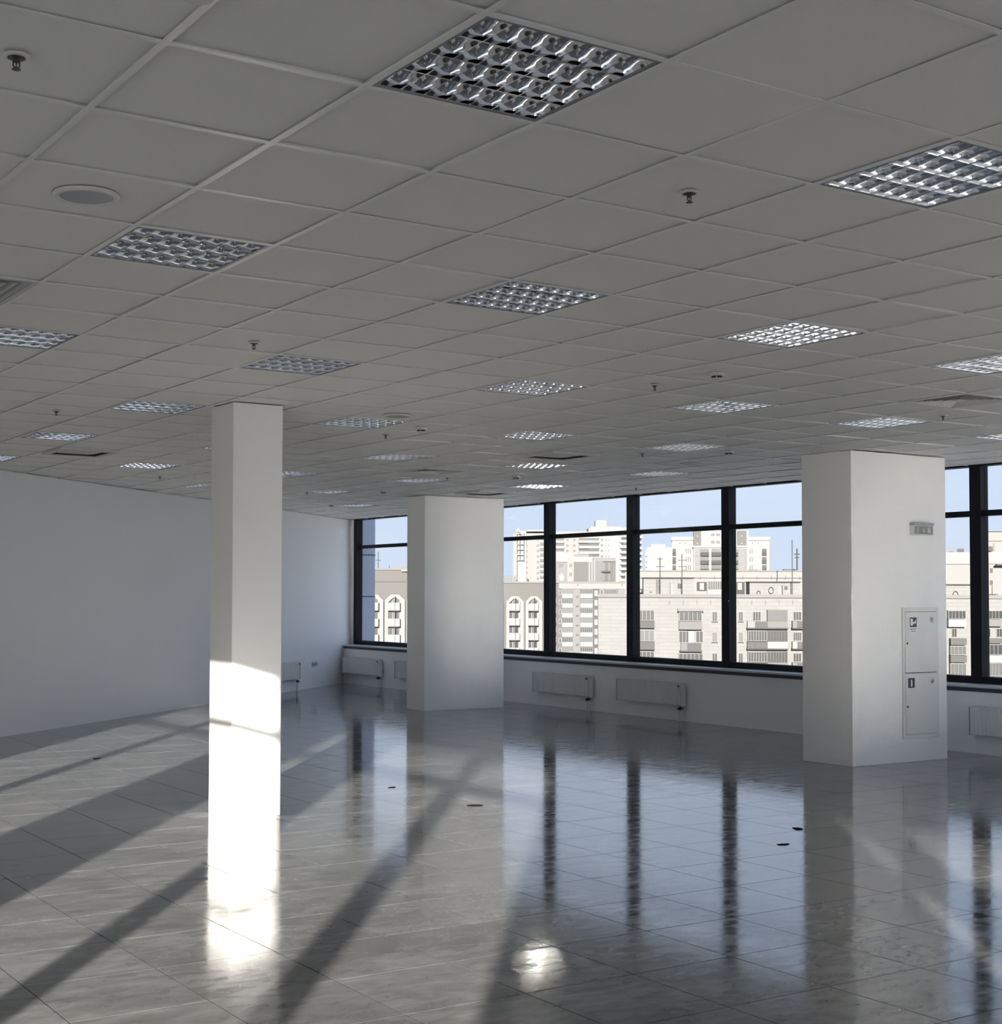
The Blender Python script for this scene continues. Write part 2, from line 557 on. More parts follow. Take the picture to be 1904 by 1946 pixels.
window_band('window_1', XW, 1, 17.62, 23.78, [(23.725, 0.11), (21.62, 0.12), (19.70, 0.13), (17.69, 0.14)],
            'dark-framed window bay in the far corner, left of the middle pillar')
window_band('window_2', XW, 1, 9.90, 17.62, [(15.72, 0.14), (13.80, 0.14), (11.90, 0.14)],
            'dark-framed window bay between the middle and right pillars')
window_band('window_3', XW, 1, 2.30, 9.90, [(9.97, 0.14), (8.06, 0.14), (6.15, 0.14), (4.22, 0.14)],
            'dark-framed window bay at the right edge beyond the right pillar')
window_band('window_4', XW, 1, YB, 2.30, [(2.23, 0.14), (-1.6, 0.14), (-5.4, 0.14), (-9.2, 0.14)],
            'dark-framed window bay outside the picture on the right')
# ---- window wall on the sun side (behind and left of the viewer)
sw = MB()
sw.box((XS - 0.35, YB, 0), (XS, left_y(XS) + 0.2, 0.72))
for (a, b) in ((6.92, 11.6), (2.44, 3.52), (-5.26, -2.21)):
    sw.box((XS - 0.35, a, 0.72), (XS, b, CZ))
tag(sw.build('wall_sunny', 'plaster'), 'white wall with piers behind the viewer on the sunny side', None, None, 'structure')
we = empty('added_window_8', (0, 0, 0))  # unseen end window, added to let more daylight into the room
tag(we, 'unseen window band added in the end wall behind the viewer for more daylight', None, None, 'structure')
for x in (-2.05, 1.775, 5.6, 9.425, 13.25):
    MB().box((x - 0.07, YB - 0.16, 0.72), (x + 0.07, YB, CZ)).build('mullion', 'dark_frame', we)
for a in range(4):
    MB().box((-1.98 + 3.825 * a, YB - 0.085, 0.72), (1.705 + 3.825 * a, YB - 0.077, CZ)).build('pane', 'window_glass', we)
window_band('window_5', XS, -1, 3.52, 6.92, [(5.41, 0.10)], 'sunny window bay outside the picture, farthest forward', tt=0.085)
window_band('window_6', XS, -1, -2.21, 2.44, [(1.12, 0.12), (-0.58, 0.14)], 'sunny window bay outside the picture, beside the viewer', tt=0.085)
window_band('window_7', XS, -1, YB, -5.26, [(-5.66, 0.3), (-7.7, 0.14), (-9.5, 0.14)], 'sunny window bay outside the picture, behind the viewer', tt=0.085)

# ---- exterior pier of the own building seen through the corner window
pier = MB().box((XW + 0.22, 24.45, -3), (XW + 0.85, 25.6, CZ + 0.4)).build('wall_exterior', 'panel_blue')
tag(pier, 'blue-grey clad outer pier of the building, seen through the corner window', None, None, 'structure')
for z in (0.55, 1.62, 2.44):
    MB().box((XW + 0.214, 24.442, z), (XW + 0.855, 25.6, z + 0.02)).build('panel_joint', 'panel_joint', pier)

# ---- pillars
def pillar(x0, y0, x1, y1, label):
    cx, cy = (x0 + x1) / 2, (y0 + y1) / 2
    o = MB().box((x0 - cx, y0 - cy, 0), (x1 - cx, y1 - cy, CZ - 0.001)).build('pillar', 'plaster_column', None, (cx, cy, 0), bevel=0.004)
    return tag(o, label, 'pillar')
pillar(4.42, 9.72, 4.83, 10.12, 'slender square white pillar standing free in the floor, sunlit at its foot')
pillar(10.88, 17.32, 12.27, 17.80, 'broad white pillar by the windows, in the middle and farthest away')
pillar(10.96, 9.60, 12.37, 10.24, 'broad white pillar on the right carrying the fire cabinet')

# ------------------------------------------------------------------ ceiling lights
def wedge(w_bot, w_top, z0, z1, n=5):
    """curved (parabolic) wedge profile, narrow at the bottom"""
    L_ = []
    for k in range(n + 1):
        t = k / n
        L_.append((w_bot / 2 + (w_top - w_bot) / 2 * t ** 2.6, z0 + (z1 - z0) * t))
    return [(-p, q) for p, q in L_] + [(p, q) for p, q in L_[::-1]]
def make_light():
    r = empty('ceiling_light', (0, 0, 0))
    a, b = 0.294, 0.276
    m = MB()
    for s in (-1, 1):
        m.box((-a, s * (a + b) / 2 - (a - b) / 2, -0.003), (a, s * (a + b) / 2 + (a - b) / 2, 0.012))
        m.box((s * (a + b) / 2 - (a - b) / 2, -b, -0.003), (s * (a + b) / 2 + (a - b) / 2, b, 0.012))
    m.build('frame', 'lamp_frame', r)
    h = MB()
    h.box((-0.285, -0.285, 0.080), (0.285, 0.285, 0.085))
    for s in (-1, 1):
        h.box((-0.285, s * 0.283 - 0.002, 0.0125), (0.285, s * 0.283 + 0.002, 0.080))
        h.box((s * 0.283 - 0.002, -0.281, 0.0125), (s * 0.283 + 0.002, 0.281, 0.080))
    h.build('housing', 'lamp_housing', r)
    tm = MB().lathe([(0.0126, -0.265), (0.0126, 0.265)], axis='x', seg=12).mesh('tube', 'tube_glass', True)
    rm = MB().prism(wedge(0.006, 0.085, 0.000, 0.060), 'x', -0.276, 0.276).mesh('reflector', 'aluminium', True)
    hp = wedge(0.006, 0.085, 0.0, 0.060)
    hp = [(0.0, 0.0)] + [(p, q) for p, q in hp if p > 0][::-1] + [(0.0, 0.060)]
    for k in range(4):
        link('tube', tm, r, (0, -0.207 + 0.138 * k, 0.060))
    for k in range(3):
        link('reflector', rm, r, (0, -0.138 + 0.138 * k, 0))
    MB().prism([(-0.276 + p, q) for p, q in hp], 'x', -0.276, 0.276).build('reflector', 'aluminium', r, smooth=True)
    MB().prism([(0.276 - p, q) for p, q in hp], 'x', -0.276, 0.276).build('reflector', 'aluminium', r, smooth=True)
    bmsh = MB().prism(wedge(0.004, 0.056, 0.001, 0.046), 'y', -0.276, 0.276).mesh('louvre_blade', 'aluminium', True)
    hb = wedge(0.004, 0.056, 0.001, 0.046)
    hb = [(0.0, 0.001)] + [(p, q) for p, q in hb if p > 0][::-1] + [(0.0, 0.046)]
    MB().prism([(-0.276 + p, q) for p, q in hb], 'y', -0.276, 0.276).build('louvre_blade', 'aluminium', r, smooth=True)
    MB().prism([(0.276 - p, q) for p, q in hb], 'y', -0.276, 0.276).build('louvre_blade', 'aluminium', r, smooth=True)
    for k in range(6):
        link('louvre_blade', bmsh, r, (-0.276 + 0.0789 * (k + 1), 0, 0))
    return r
LIGHT_LABELS = {
    (1, -1): 'largest and nearest square louvred ceiling light, at the top centre of the picture',
    (1, 3): 'square louvred ceiling light on the left below the round speaker',
    (1, 7): 'square louvred ceiling light cut by the left edge, above the wall',
    (4, -1): 'large square louvred ceiling light cut by the right edge near the top',
    (4, 3): 'square louvred ceiling light second below the largest one, in the centre',
    (4, 7): 'square louvred ceiling light up and to the right of the slender pillar top',
    (4, 11): 'square louvred ceiling light just left of the slender pillar top',
    (4, 15): 'square louvred ceiling light on the left just above the air conditioner near the left wall',
    (4, 19): 'square louvred ceiling light cut by the left edge, just above the left wall top',
    (7, 3): 'square louvred ceiling light on the right above the nearest smoke detector',
    (7, 7): 'square louvred ceiling light third below the largest one, in the centre',
    (7, 11): 'square louvred ceiling light just right of the slender pillar top',
    (7, 15): 'square louvred ceiling light mostly hidden behind the slender pillar, tip showing left',
    (7, 19): 'square louvred ceiling light right of the air conditioner near the left wall',
    (10, 3): 'square louvred ceiling light cut by the right edge above the square air diffuser',
    (10, 7): 'square louvred ceiling light right of the centre, below the nearest smoke detector',
    (10, 11): 'square louvred ceiling light above the air conditioner in the middle of the ceiling',
    (10, 15): 'square louvred ceiling light above the small far air diffuser',
    (10, 19): 'far louvred ceiling light emerging on the right of the slender pillar',
    (10, 23): 'faint far louvred ceiling light left of the slender pillar, close to the left wall',
    (13, 7): 'square louvred ceiling light above the right pillar, left of the square air diffuser',
    (13, 11): 'square louvred ceiling light beside the smoke detector left of the right pillar',
    (13, 15): 'square louvred ceiling light just below the air conditioner in the middle',
    (13, 19): 'far louvred ceiling light above the left side of the middle pillar',
    (13, 23): 'far dim louvred ceiling light left of the smoke detector over the corner window',
    (16, 7): 'louvred ceiling light cut by the right edge, right of the right pillar top',
    (16, 15): 'bright louvred ceiling light close above the window band between the pillars',
    (16, 19): 'far louvred ceiling light just above the window beside the middle pillar',
    (16, 27): 'farthest tiny louvred ceiling light over the corner window',
}
proto = make_light()
for k, (i, j) in enumerate(LIGHTS):
    o = proto if k == 0 else copy_tree(proto)
    x, y = cell(i, j)
    o.location = (x, y, CZ + 0.0045)
    tag(o, LIGHT_LABELS[(i, j)], 'ceiling light', 'square louvred ceiling lights')

# ------------------------------------------------------------------ ceiling devices
def make_sprinkler():
    r = empty('sprinkler')
    MB().lathe([(0.034, 0.0), (0.034, -0.003), (0.028, -0.007), (0.024, -0.007)], seg=24).build('escutcheon', 'white_plastic', r, smooth=True)
    MB().lathe([(0.024, -0.0065), (0.024, -0.0085), (0.012, -0.010)], seg=20).build('recess', 'brass_dark', r, smooth=True)
    m = MB().lathe([(0.009, -0.009), (0.009, -0.017), (0.006, -0.020)], seg=14)
    m.tube((0.008, 0, -0.016), (0.009, 0, -0.029), 0.002, 6).tube((-0.008, 0, -0.016), (-0.009, 0, -0.029), 0.002, 6)
    m.tube((0.009, 0, -0.029), (0.0, 0, -0.036), 0.002, 6).tube((-0.009, 0, -0.029), (0.0, 0, -0.036), 0.002, 6)
    m.tube((0, 0, -0.018), (0, 0, -0.036), 0.0018, 6)
    m.build('nozzle', 'brass_dark', r, smooth=True)
    MB().lathe([(0.003, -0.035), (0.012, -0.037), (0.012, -0.039), (0.002, -0.040)], seg=14).build('deflector', 'brass_dark', r, smooth=True)
    return r
SPR = [((-1, 0), 'ceiling sprinkler at the upper left corner of the picture'),
       ((3, 0), 'nearest fire sprinkler on the right half of the ceiling'),
       ((3, 6), 'fire sprinkler in the ceiling above the slender pillar and its right-hand light'),
       ((3, 12), 'small fire sprinkler in the ceiling on the far left'),
       ((8, 6), 'fire sprinkler left of the nearest smoke detector'),
       ((8, 12), 'tiny fire sprinkler between the light beside the slender pillar and a smoke detector'),
       ((13, 6), 'fire sprinkler just below the square air diffuser on the right'),
       ((13, 12), 'tiny fire sprinkler right of the middle air conditioner'),
       ((13, 18), 'tiny fire sprinkler beside the light above the middle pillar'),
       ((18, 18), 'tiny fire sprinkler right above the window band between the pillars'),
       ((8, 21), 'tiny fire sprinkler next to the left wall top'),
       ((12.55, 23.3), 'tiny fire sprinkler right of the slender pillar near the far corner')]
sp = make_sprinkler()
for k, ((i, j), lab) in enumerate(SPR):
    o = sp if k == 0 else copy_tree(sp)
    x, y = cell(i, j)
    o.location = (x, y, CZ + 0.002)
    tag(o, lab, 'sprinkler', 'fire sprinklers in the ceiling')
def make_detector():
    r = empty('smoke_detector')
    MB().lathe([(0.054, 0.0), (0.054, -0.014), (0.050, -0.020)], seg=28).build('base', 'white_plastic', r, smooth=True)
    MB().lathe([(0.034, -0.020), (0.034, -0.034)], seg=20).build('sensing_slots', 'dark_plastic', r)
    m = MB()
    for k in range(4):
        a = math.pi / 4 + k * math.pi / 2
        m.tube((0.038 * math.cos(a), 0.038 * math.sin(a), -0.019), (0.036 * math.cos(a), 0.036 * math.sin(a), -0.036), 0.003, 6)
    m.build('slot_ribs', 'white_plastic', r)
    MB().lathe([(0.040, -0.034), (0.037, -0.041), (0.022, -0.046), (0.004, -0.047)], seg=24).build('cap', 'white_plastic', r, smooth=True)
    return r
det = make_detector()
DET = [(cell(8, 5), 'nearest smoke detector, on the ceiling right of the centre'),
       (cell(8, 11), 'smoke detector right of the slender pillar, beside a light'),
       (cell(14, 11), 'smoke detector on the ceiling just left of the right pillar'),
       (cell(14, 17), 'far smoke detector between two small lights above the middle pillar'),
       (cell(13.85, 22), 'far smoke detector on the ceiling near the top left of the middle pillar'),
       (cell(15.2, 27), 'farthest pale smoke detector near the corner window'),
       ((1.30, 3.075), 'smoke detector cut off by the top edge of the picture')]
for k, ((x, y), lab) in enumerate(DET):
    o = det if k == 0 else copy_tree(det)
    o.location = (x, y, CZ + (0.003 if k != 6 else 0.0))
    tag(o, lab, 'smoke detector', 'smoke detectors on the ceiling')
def make_speaker():
    r = empty('ceiling_speaker')
    MB().lathe([(0.118, 0.002), (0.118, -0.004), (0.110, -0.010), (0.098, -0.010), (0.096, -0.005)], seg=40).build('rim', 'white_plastic', r, smooth=True)
    MB().lathe([(0.096, -0.004), (0.096, -0.0065), (0.06, -0.011), (0.01, -0.013)], seg=40).build('grille', 'grey_plastic', r, smooth=True)
    return r
spk = make_speaker()
for k, ((i, j), lab) in enumerate([((0, 2), 'round loudspeaker with grey grille in the ceiling at the upper left'),
                                   ((7, 10), 'faint round loudspeaker in the ceiling right of the slender pillar'),
                                   ((15, 13), 'faint far round loudspeaker in the ceiling near the window band')]):
    o = spk if k == 0 else copy_tree(spk)
    x, y = cell(i, j)
    o.location = (x, y, CZ + 0.002)
    tag(o, lab, 'speaker', 'round ceiling speakers')
def sq_ring(m, a, b, za, zb, t=0.0015):
    """sloping square ring from half-size a at height za to half-size b at zb"""
    n = len(m.v)
    for (s, z) in ((a, za), (b, zb), (b - t, zb), (a - t, za)):
        m.v += [(-s, -s, z), (s, -s, z), (s, s, z), (-s, s, z)]
    for q in range(4):
        for e in range(4):
            A, B = n + q * 4 + e, n + q * 4 + (e + 1) % 4
            q2 = (q + 1) % 4
            m.f.append((A, B, n + q2 * 4 + (e + 1) % 4, n + q2 * 4 + e))
def make_diffuser():
    r = empty('air_diffuser')
    m = MB()
    for s in (-1, 1):
        m.box((-0.294, s * 0.280 - 0.014, -0.004), (0.294, s * 0.280 + 0.014, 0.004))
        m.box((s * 0.280 - 0.014, -0.266, -0.004), (s * 0.280 + 0.014, 0.266, 0.004))
    m.build('frame', 'vent_white', r)
    MB().box((-0.27, -0.27, 0.085), (0.27, 0.27, 0.09)).build('duct_back', 'vent_dark', r)
    for k in range(5):
        a = 0.264 - k * 0.046
        m = MB()
        sq_ring(m, a - 0.030, a, 0.040, 0.0)
        m.build('louvre', 'vent_white', r)
    MB().box((-0.035, -0.035, 0.0), (0.035, 0.035, 0.004)).build('centre_plate', 'vent_white', r)
    return r
df = make_diffuser()
for k, ((i, j), lab) in enumerate([((0, 5), 'square air diffuser cut by the left edge of the picture'),
                                   ((12, 5), 'square air diffuser in the ceiling above the right pillar, at the right'),
                                   ((12, 17), 'small far square air diffuser above the middle pillar')]):
    o = df if k == 0 else copy_tree(df)
    x, y = cell(i, j)
    o.location = (x, y, CZ + 0.003)
    tag(o, lab, 'air diffuser', 'square air diffusers in the ceiling')
def make_cassette():
    r = empty('air_conditioner')
    a, b, c = 0.305, 0.235, 0.185
    m = MB()
    for s in (-1, 1):
        m.box((-a, s * (a + b) / 2 - (a - b) / 2, -0.022), (a, s * (a + b) / 2 + (a - b) / 2, 0.0))
        m.box((s * (a + b) / 2 - (a - b) / 2, -b, -0.022), (s * (a + b) / 2 + (a - b) / 2, b, 0.0))
    m.build('panel', 'vent_white', r, bevel=0.004)
    m = MB().box((-b, -b, 0.060), (b, b, 0.064))
    for s in (-1, 1):
        m.box((-b, s * (b - 0.002) - 0.002, -0.019), (b, s * (b - 0.002) + 0.002, 0.060))
        m.box((s * (b - 0.002) - 0.002, -b + 0.004, -0.019), (s * (b - 0.002) + 0.002, b - 0.004, 0.060))
    m.build('air_chamber', 'vent_dark', r)
    for q in range(4):
        o = MB().prism([(-0.204, 0.004), (-0.188, -0.008), (-0.186, -0.005), (-0.201, 0.007)], 'x', -0.16, 0.16).build('flap', 'white_plastic', r)
        o.rotation_euler = (0, 0, q * math.pi / 2)
    m = MB().box((-c, -c, -0.006), (c, c, -0.001))
    m.build('intake_grille', 'grey_plastic', r, bevel=0.002)
    for k in range(9):
        y = -0.15 + k * 0.0375
        MB().box((-0.165, y - 0.006, -0.009), (0.165, y + 0.006, -0.0062)).build('grille_slat', 'vent_white', r)
    return r
ac = make_cassette()
for k, ((i, j), lab) in enumerate([((5, 17), 'ceiling cassette air conditioner on the left, close to the left wall'),
                                   ((12, 13), 'ceiling cassette air conditioner in the middle, above the windows'),
                                   ((16, 21), 'far ceiling cassette air conditioner right above the middle pillar')]):
    o = ac if k == 0 else copy_tree(ac)
    x, y = cell(i, j)
    o.location = (x, y, CZ - 0.0005)
    tag(o, lab, 'air conditioner', 'ceiling cassette air conditioners')

# ------------------------------------------------------------------ radiators
def make_radiator(length):
    """local x along the wall, front towards -y, back on the wall at y = 0, base z = floor"""
    r = empty('radiator')
    z0, z1 = 0.20, 0.50
    hl = length / 2
    n = int(length / 0.05)
    prof = []
    for k in range(n):
        x = -hl + 0.02 + (length - 0.04) * k / n
        w = (length - 0.04) / n
        prof += [(x, -0.100), (x + w * 0.30, -0.100), (x + w * 0.45, -0.094), (x + w * 0.75, -0.094), (x + w * 0.9, -0.100)]
    prof += [(hl - 0.02, -0.100), (hl - 0.02, -0.080), (-hl + 0.02, -0.080)]
    MB().prism(prof, 'z', z0 + 0.012, z1 - 0.010).build('front_panel', 'radiator_white', r)
    MB().box((-hl + 0.02, -0.045, z0 + 0.01), (hl - 0.02, -0.032, z1 - 0.015)).build('back_panel', 'radiator_white', r)
    g_ = MB()
    nb = max(8, int(length / 0.06))
    for k in range(nb + 1):
        x = -hl + 0.015 + (length - 0.03) * k / nb
        g_.box((x - 0.004, -0.096, z1 - 0.008), (x + 0.004, -0.030, z1))
    g_.box((-hl + 0.01, -0.101, z1 - 0.008), (hl - 0.01, -0.096, z1))
    g_.box((-hl + 0.01, -0.030, z1 - 0.008), (hl - 0.01, -0.025, z1))
    g_.build('top_grille', 'radiator_white', r)
    for s in (-1, 1):
        MB().box((s * hl - 0.006, -0.104, z0), (s * hl + 0.006, -0.022, z1)).build('side_cover', 'radiator_white', r, bevel=0.002)
    for s in (-0.6, 0.6):
        MB().box((s * hl - 0.02, -0.031, z0 + 0.03), (s * hl + 0.02, 0.0, z1 - 0.03)).build('bracket', 'radiator_white', r)
    MB().lathe([(0.014, 0.0), (0.014, -0.008), (0.010, -0.012)], c=(hl - 0.05, -0.101, z1 - 0.035), seg=14, axis='y').build('bleed_plug', 'dark_plastic', r)
    v = MB()
    v.lathe([(0.016, 0), (0.016, 0.055)], c=(hl - 0.06, -0.06, z0 - 0.06), seg=12)
    v.tube((hl - 0.095, -0.06, z0 - 0.035), (hl - 0.025, -0.06, z0 - 0.035), 0.015, 10)
    v.tube((hl - 0.06, -0.06, z0 - 0.035), (hl - 0.06, -0.105, z0 - 0.035), 0.017, 10)
    v.build('valve', 'brass_dark', r)
    for dx in (-0.085, -0.035):
        MB().tube((hl + dx, -0.06, 0.0), (hl + dx, -0.06, z0 - 0.03), 0.010, 10).build('pipe', 'white_plastic', r)
    return r
def place_rad(y_left, y_right, lab):
    r = make_radiator(y_left - y_right)
    r.location = (XP - 0.003, (y_left + y_right) / 2, 0)
    r.rotation_euler = (0, 0, -math.pi / 2)
    return tag(r, lab, 'radiator', 'white panel radiators')
place_rad(23.50, 22.15, 'white panel radiator in the far corner under the corner window')
place_rad(21.60, 20.25, 'white panel radiator half hidden behind the middle pillar')
place_rad(17.52, 16.16, 'white panel radiator right of the middle pillar, the nearer to that pillar')
place_rad(15.55, 14.22, 'white panel radiator midway between the middle and right pillars')
place_rad(9.78, 8.40, 'white panel radiator cut by the right edge of the picture')
lr = make_radiator(1.35)
pc = LW0 + LWD * ((11.30 - LW0.x) / LWD.x - 0.70)
lr.location = (pc.x, pc.y, 0)
lr.rotation_euler = (0, 0, LANG)
tag(lr, 'white panel radiator on the left wall, showing right of the slender pillar', 'radiator', 'white panel radiators')

# socket on the left wall
sk = empty('wall_socket')
sc_p = LW0 + LWD * ((11.95 - LW0.x) / LWD.x)
sk.location = (sc_p.x, sc_p.y, 0.42)
sk.rotation_euler = (0, 0, LANG)
MB().box((-0.12, -0.010, -0.042), (0.12, 0.0, 0.042)).build('plate', 'grey_plastic', sk, bevel=0.003)
for k in (-1, 0, 1):
    s_ = MB().box((k * 0.074 - 0.030, -0.014, -0.030), (k * 0.074 + 0.030, -0.0095, 0.030)).build('socket_face', 'white_plastic', sk, bevel=0.002)
    MB().lathe([(0.019, -0.016), (0.019, -0.0135)], c=(k * 0.074, 0, 0), seg=18, axis='y').build('socket_hole', 'dark_plastic', s_)
tag(sk, 'triple power socket low on the left wall near the far corner', 'socket')

# ------------------------------------------------------------------ fire cabinet and sign on the right pillar
cab = empty('fire_cabinet', (11.957, 9.60, 0.235))
tag(cab, 'white built-in fire hose cabinet with two doors on the right pillar', 'cabinet')
hw, hgt = 0.273, 1.315
m = MB()
m.box((-hw, -0.014, 0), (-hw + 0.034, 0, hgt)).box((hw - 0.034, -0.014, 0), (hw, 0, hgt))
m.box((-hw + 0.034, -0.014, 0), (hw - 0.034, 0, 0.040)).box((-hw + 0.034, -0.014, hgt - 0.040), (hw - 0.034, 0, hgt))
m.build('frame', 'cabinet_white', cab, bevel=0.0025)
MB().box((-hw + 0.034, -0.003, 0.04), (hw - 0.034, 0.0, hgt - 0.04)).build('recess', 'dark_plastic', cab)
def door(z0, z1):
    return MB().box((-0.2365, -0.017, z0), (0.2365, -0.003, z1)).build('door', 'cabinet_white', cab, bevel=0.002)
dl, du = door(0.043, 0.656), door(0.663, 1.272)
def disc(par, x, z, r, name, mat, y=-0.020):
    MB().lathe([(r, -0.0175), (r, y), (r * 0.8, y - 0.002)], c=(x, 0, z), seg=20, axis='y').build(name, mat, par, smooth=True)
for par, zz in ((du, 1.200), (dl, 0.577)):
    disc(par, 0.165, zz, 0.026, 'inspection_ring', 'chrome')
    disc(par, 0.165, zz, 0.018, 'inspection_window', 'sign_light', -0.021)
    MB().box((0.160, -0.0245, zz - 0.012), (0.170, -0.0235, zz + 0.012)).build('seal_mark', 'sticker_dark', par)
for par, zz in ((du, 0.957), (dl, 0.322)):
    disc(par, -0.212, zz, 0.011, 'lock', 'dark_plastic')
# upper sticker: white card, dark hose pictogram with a white shape, small print below
MB().box((-0.180, -0.0185, 1.045), (-0.062, -0.0175, 1.225)).build('sticker', 'sticker_white', du)
MB().box((-0.172, -0.0195, 1.120), (-0.070, -0.0186, 1.217)).build('pictogram', 'sticker_dark', du)
m = MB()
m.box((-0.163, -0.0202, 1.135), (-0.128, -0.0196, 1.205)).box((-0.128, -0.0202, 1.150), (-0.105, -0.0196, 1.172))
m.box((-0.105, -0.0202, 1.160), (-0.092, -0.0196, 1.178)).box((-0.090, -0.0202, 1.150), (-0.082, -0.0196, 1.195))
m.build('pictogram_shape', 'sticker_white', du)
m = MB()
for (a, b, z) in ((-0.165, -0.140, 1.100), (-0.132, -0.115, 1.100), (-0.106, -0.080, 1.100), (-0.150, -0.120, 1.078), (-0.110, -0.090, 1.078)):
    m.box((a, -0.0195, z - 0.006), (b, -0.0186, z + 0.006))
m.build('small_print', 'sign_grey', du)
# lower sticker: extinguisher
MB().box((-0.203, -0.0185, 0.510), (-0.105, -0.0175, 0.608)).build('sticker', 'sticker_dark', dl)
m = MB().box((-0.163, -0.0195, 0.522), (-0.142, -0.0186, 0.580)).box((-0.158, -0.0195, 0.580), (-0.147, -0.0186, 0.592)).box((-0.168, -0.0195, 0.586), (-0.158, -0.0186, 0.591))
m.build('extinguisher_shape', 'sticker_white', dl)

sg = empty('exit_sign', (11.965, 9.60, 2.284))
tag(sg, 'small grey emergency exit sign with pictograms high on the right pillar', 'sign')
MB().box((-0.150, -0.052, 0), (0.150, 0, 0.098)).build('body', 'white_plastic', sg, bevel=0.004)
MB().box((-0.155, -0.060, 0.098), (0.155, 0, 0.126)).build('lamp_cover', 'grey_plastic', sg, bevel=0.004)
pl = MB().box((-0.136, -0.0545, 0.010), (0.136, -0.052, 0.090)).build('plate', 'sign_grey', sg)
m = MB()   # walking figure
m.lathe([(0.007, -0.0560), (0.007, -0.0545)], c=(-0.088, 0, 0.072), seg=12, axis='y')
m.prism([(-0.096, 0.040), (-0.082, 0.042), (-0.082, 0.062), (-0.095, 0.064)], 'y', -0.0560, -0.0545)
m.prism([(-0.096, 0.042), (-0.090, 0.042), (-0.098, 0.018), (-0.105, 0.019)], 'y', -0.0560, -0.0545)
m.prism([(-0.088, 0.042), (-0.082, 0.042), (-0.078, 0.020), (-0.085, 0.018)], 'y', -0.0560, -0.0545)
m.build('figure_pictogram', 'sign_light', pl)
m = MB()   # arrow pointing down
m.box((-0.004, -0.0560, 0.044), (0.004, -0.0545, 0.076))
m.prism([(-0.018, 0.046), (0.018, 0.046), (0.0, 0.022)], 'y', -0.0560, -0.0545)
m.build('arrow', 'sign_light', pl)
m = MB()   # door
m.box((0.058, -0.0560, 0.022), (0.064, -0.0545, 0.076)).box((0.064, -0.0560, 0.070), (0.104, -0.0545, 0.076))
m.box((0.100, -0.0560, 0.022), (0.106, -0.0545, 0.070)).box((0.070, -0.0560, 0.024), (0.094, -0.0545, 0.064))
m.build('door_pictogram', 'sign_light', pl)

# ------------------------------------------------------------------ scraps on the floor
def scrap(x, y, l, w, rz, lab, z=0.0025):
    n = 7
    top, bot = [], []
    for k in range(n):
        a = 2 * math.pi * k / n
        rr = random.uniform(0.7, 1.15)
        top.append((l * rr * math.cos(a), w * rr * math.sin(a), z + random.uniform(0, 0.003)))
        bot.append((l * rr * math.cos(a), w * rr * math.sin(a), 0.0012))
    m = MB()
    m.v = bot + top + [(0, 0, z + 0.003)]
    m.f = [tuple(range(n))[::-1]] + [(k, (k + 1) % n, n + (k + 1) % n, n + k) for k in range(n)]
    m.f += [(n + k, n + (k + 1) % n, 2 * n) for k in range(n)]
    tag(m.build('floor_scrap', 'debris', None, (x, y, 0), rz), lab, 'litter', 'dark scraps on the floor')
scrap(4.88, 13.98, 0.060, 0.03, 0.6, 'dark scrap on the floor between the left wall and the slender pillar')
scrap(6.34, 10.61, 0.050, 0.03, 0.2, 'small dark scrap on the floor left of the middle pillar reflection')
scrap(6.36, 9.38, 0.075, 0.045, -0.5, 'largest dark scrap on the floor in front of the middle pillar')
scrap(7.72, 7.27, 0.055, 0.035, 0.9, 'dark scrap on the floor left of the right pillar, the farther of two')
scrap(7.16, 6.86, 0.050, 0.025, -0.3, 'dark scrap on the floor left of the right pillar, the nearer of two')

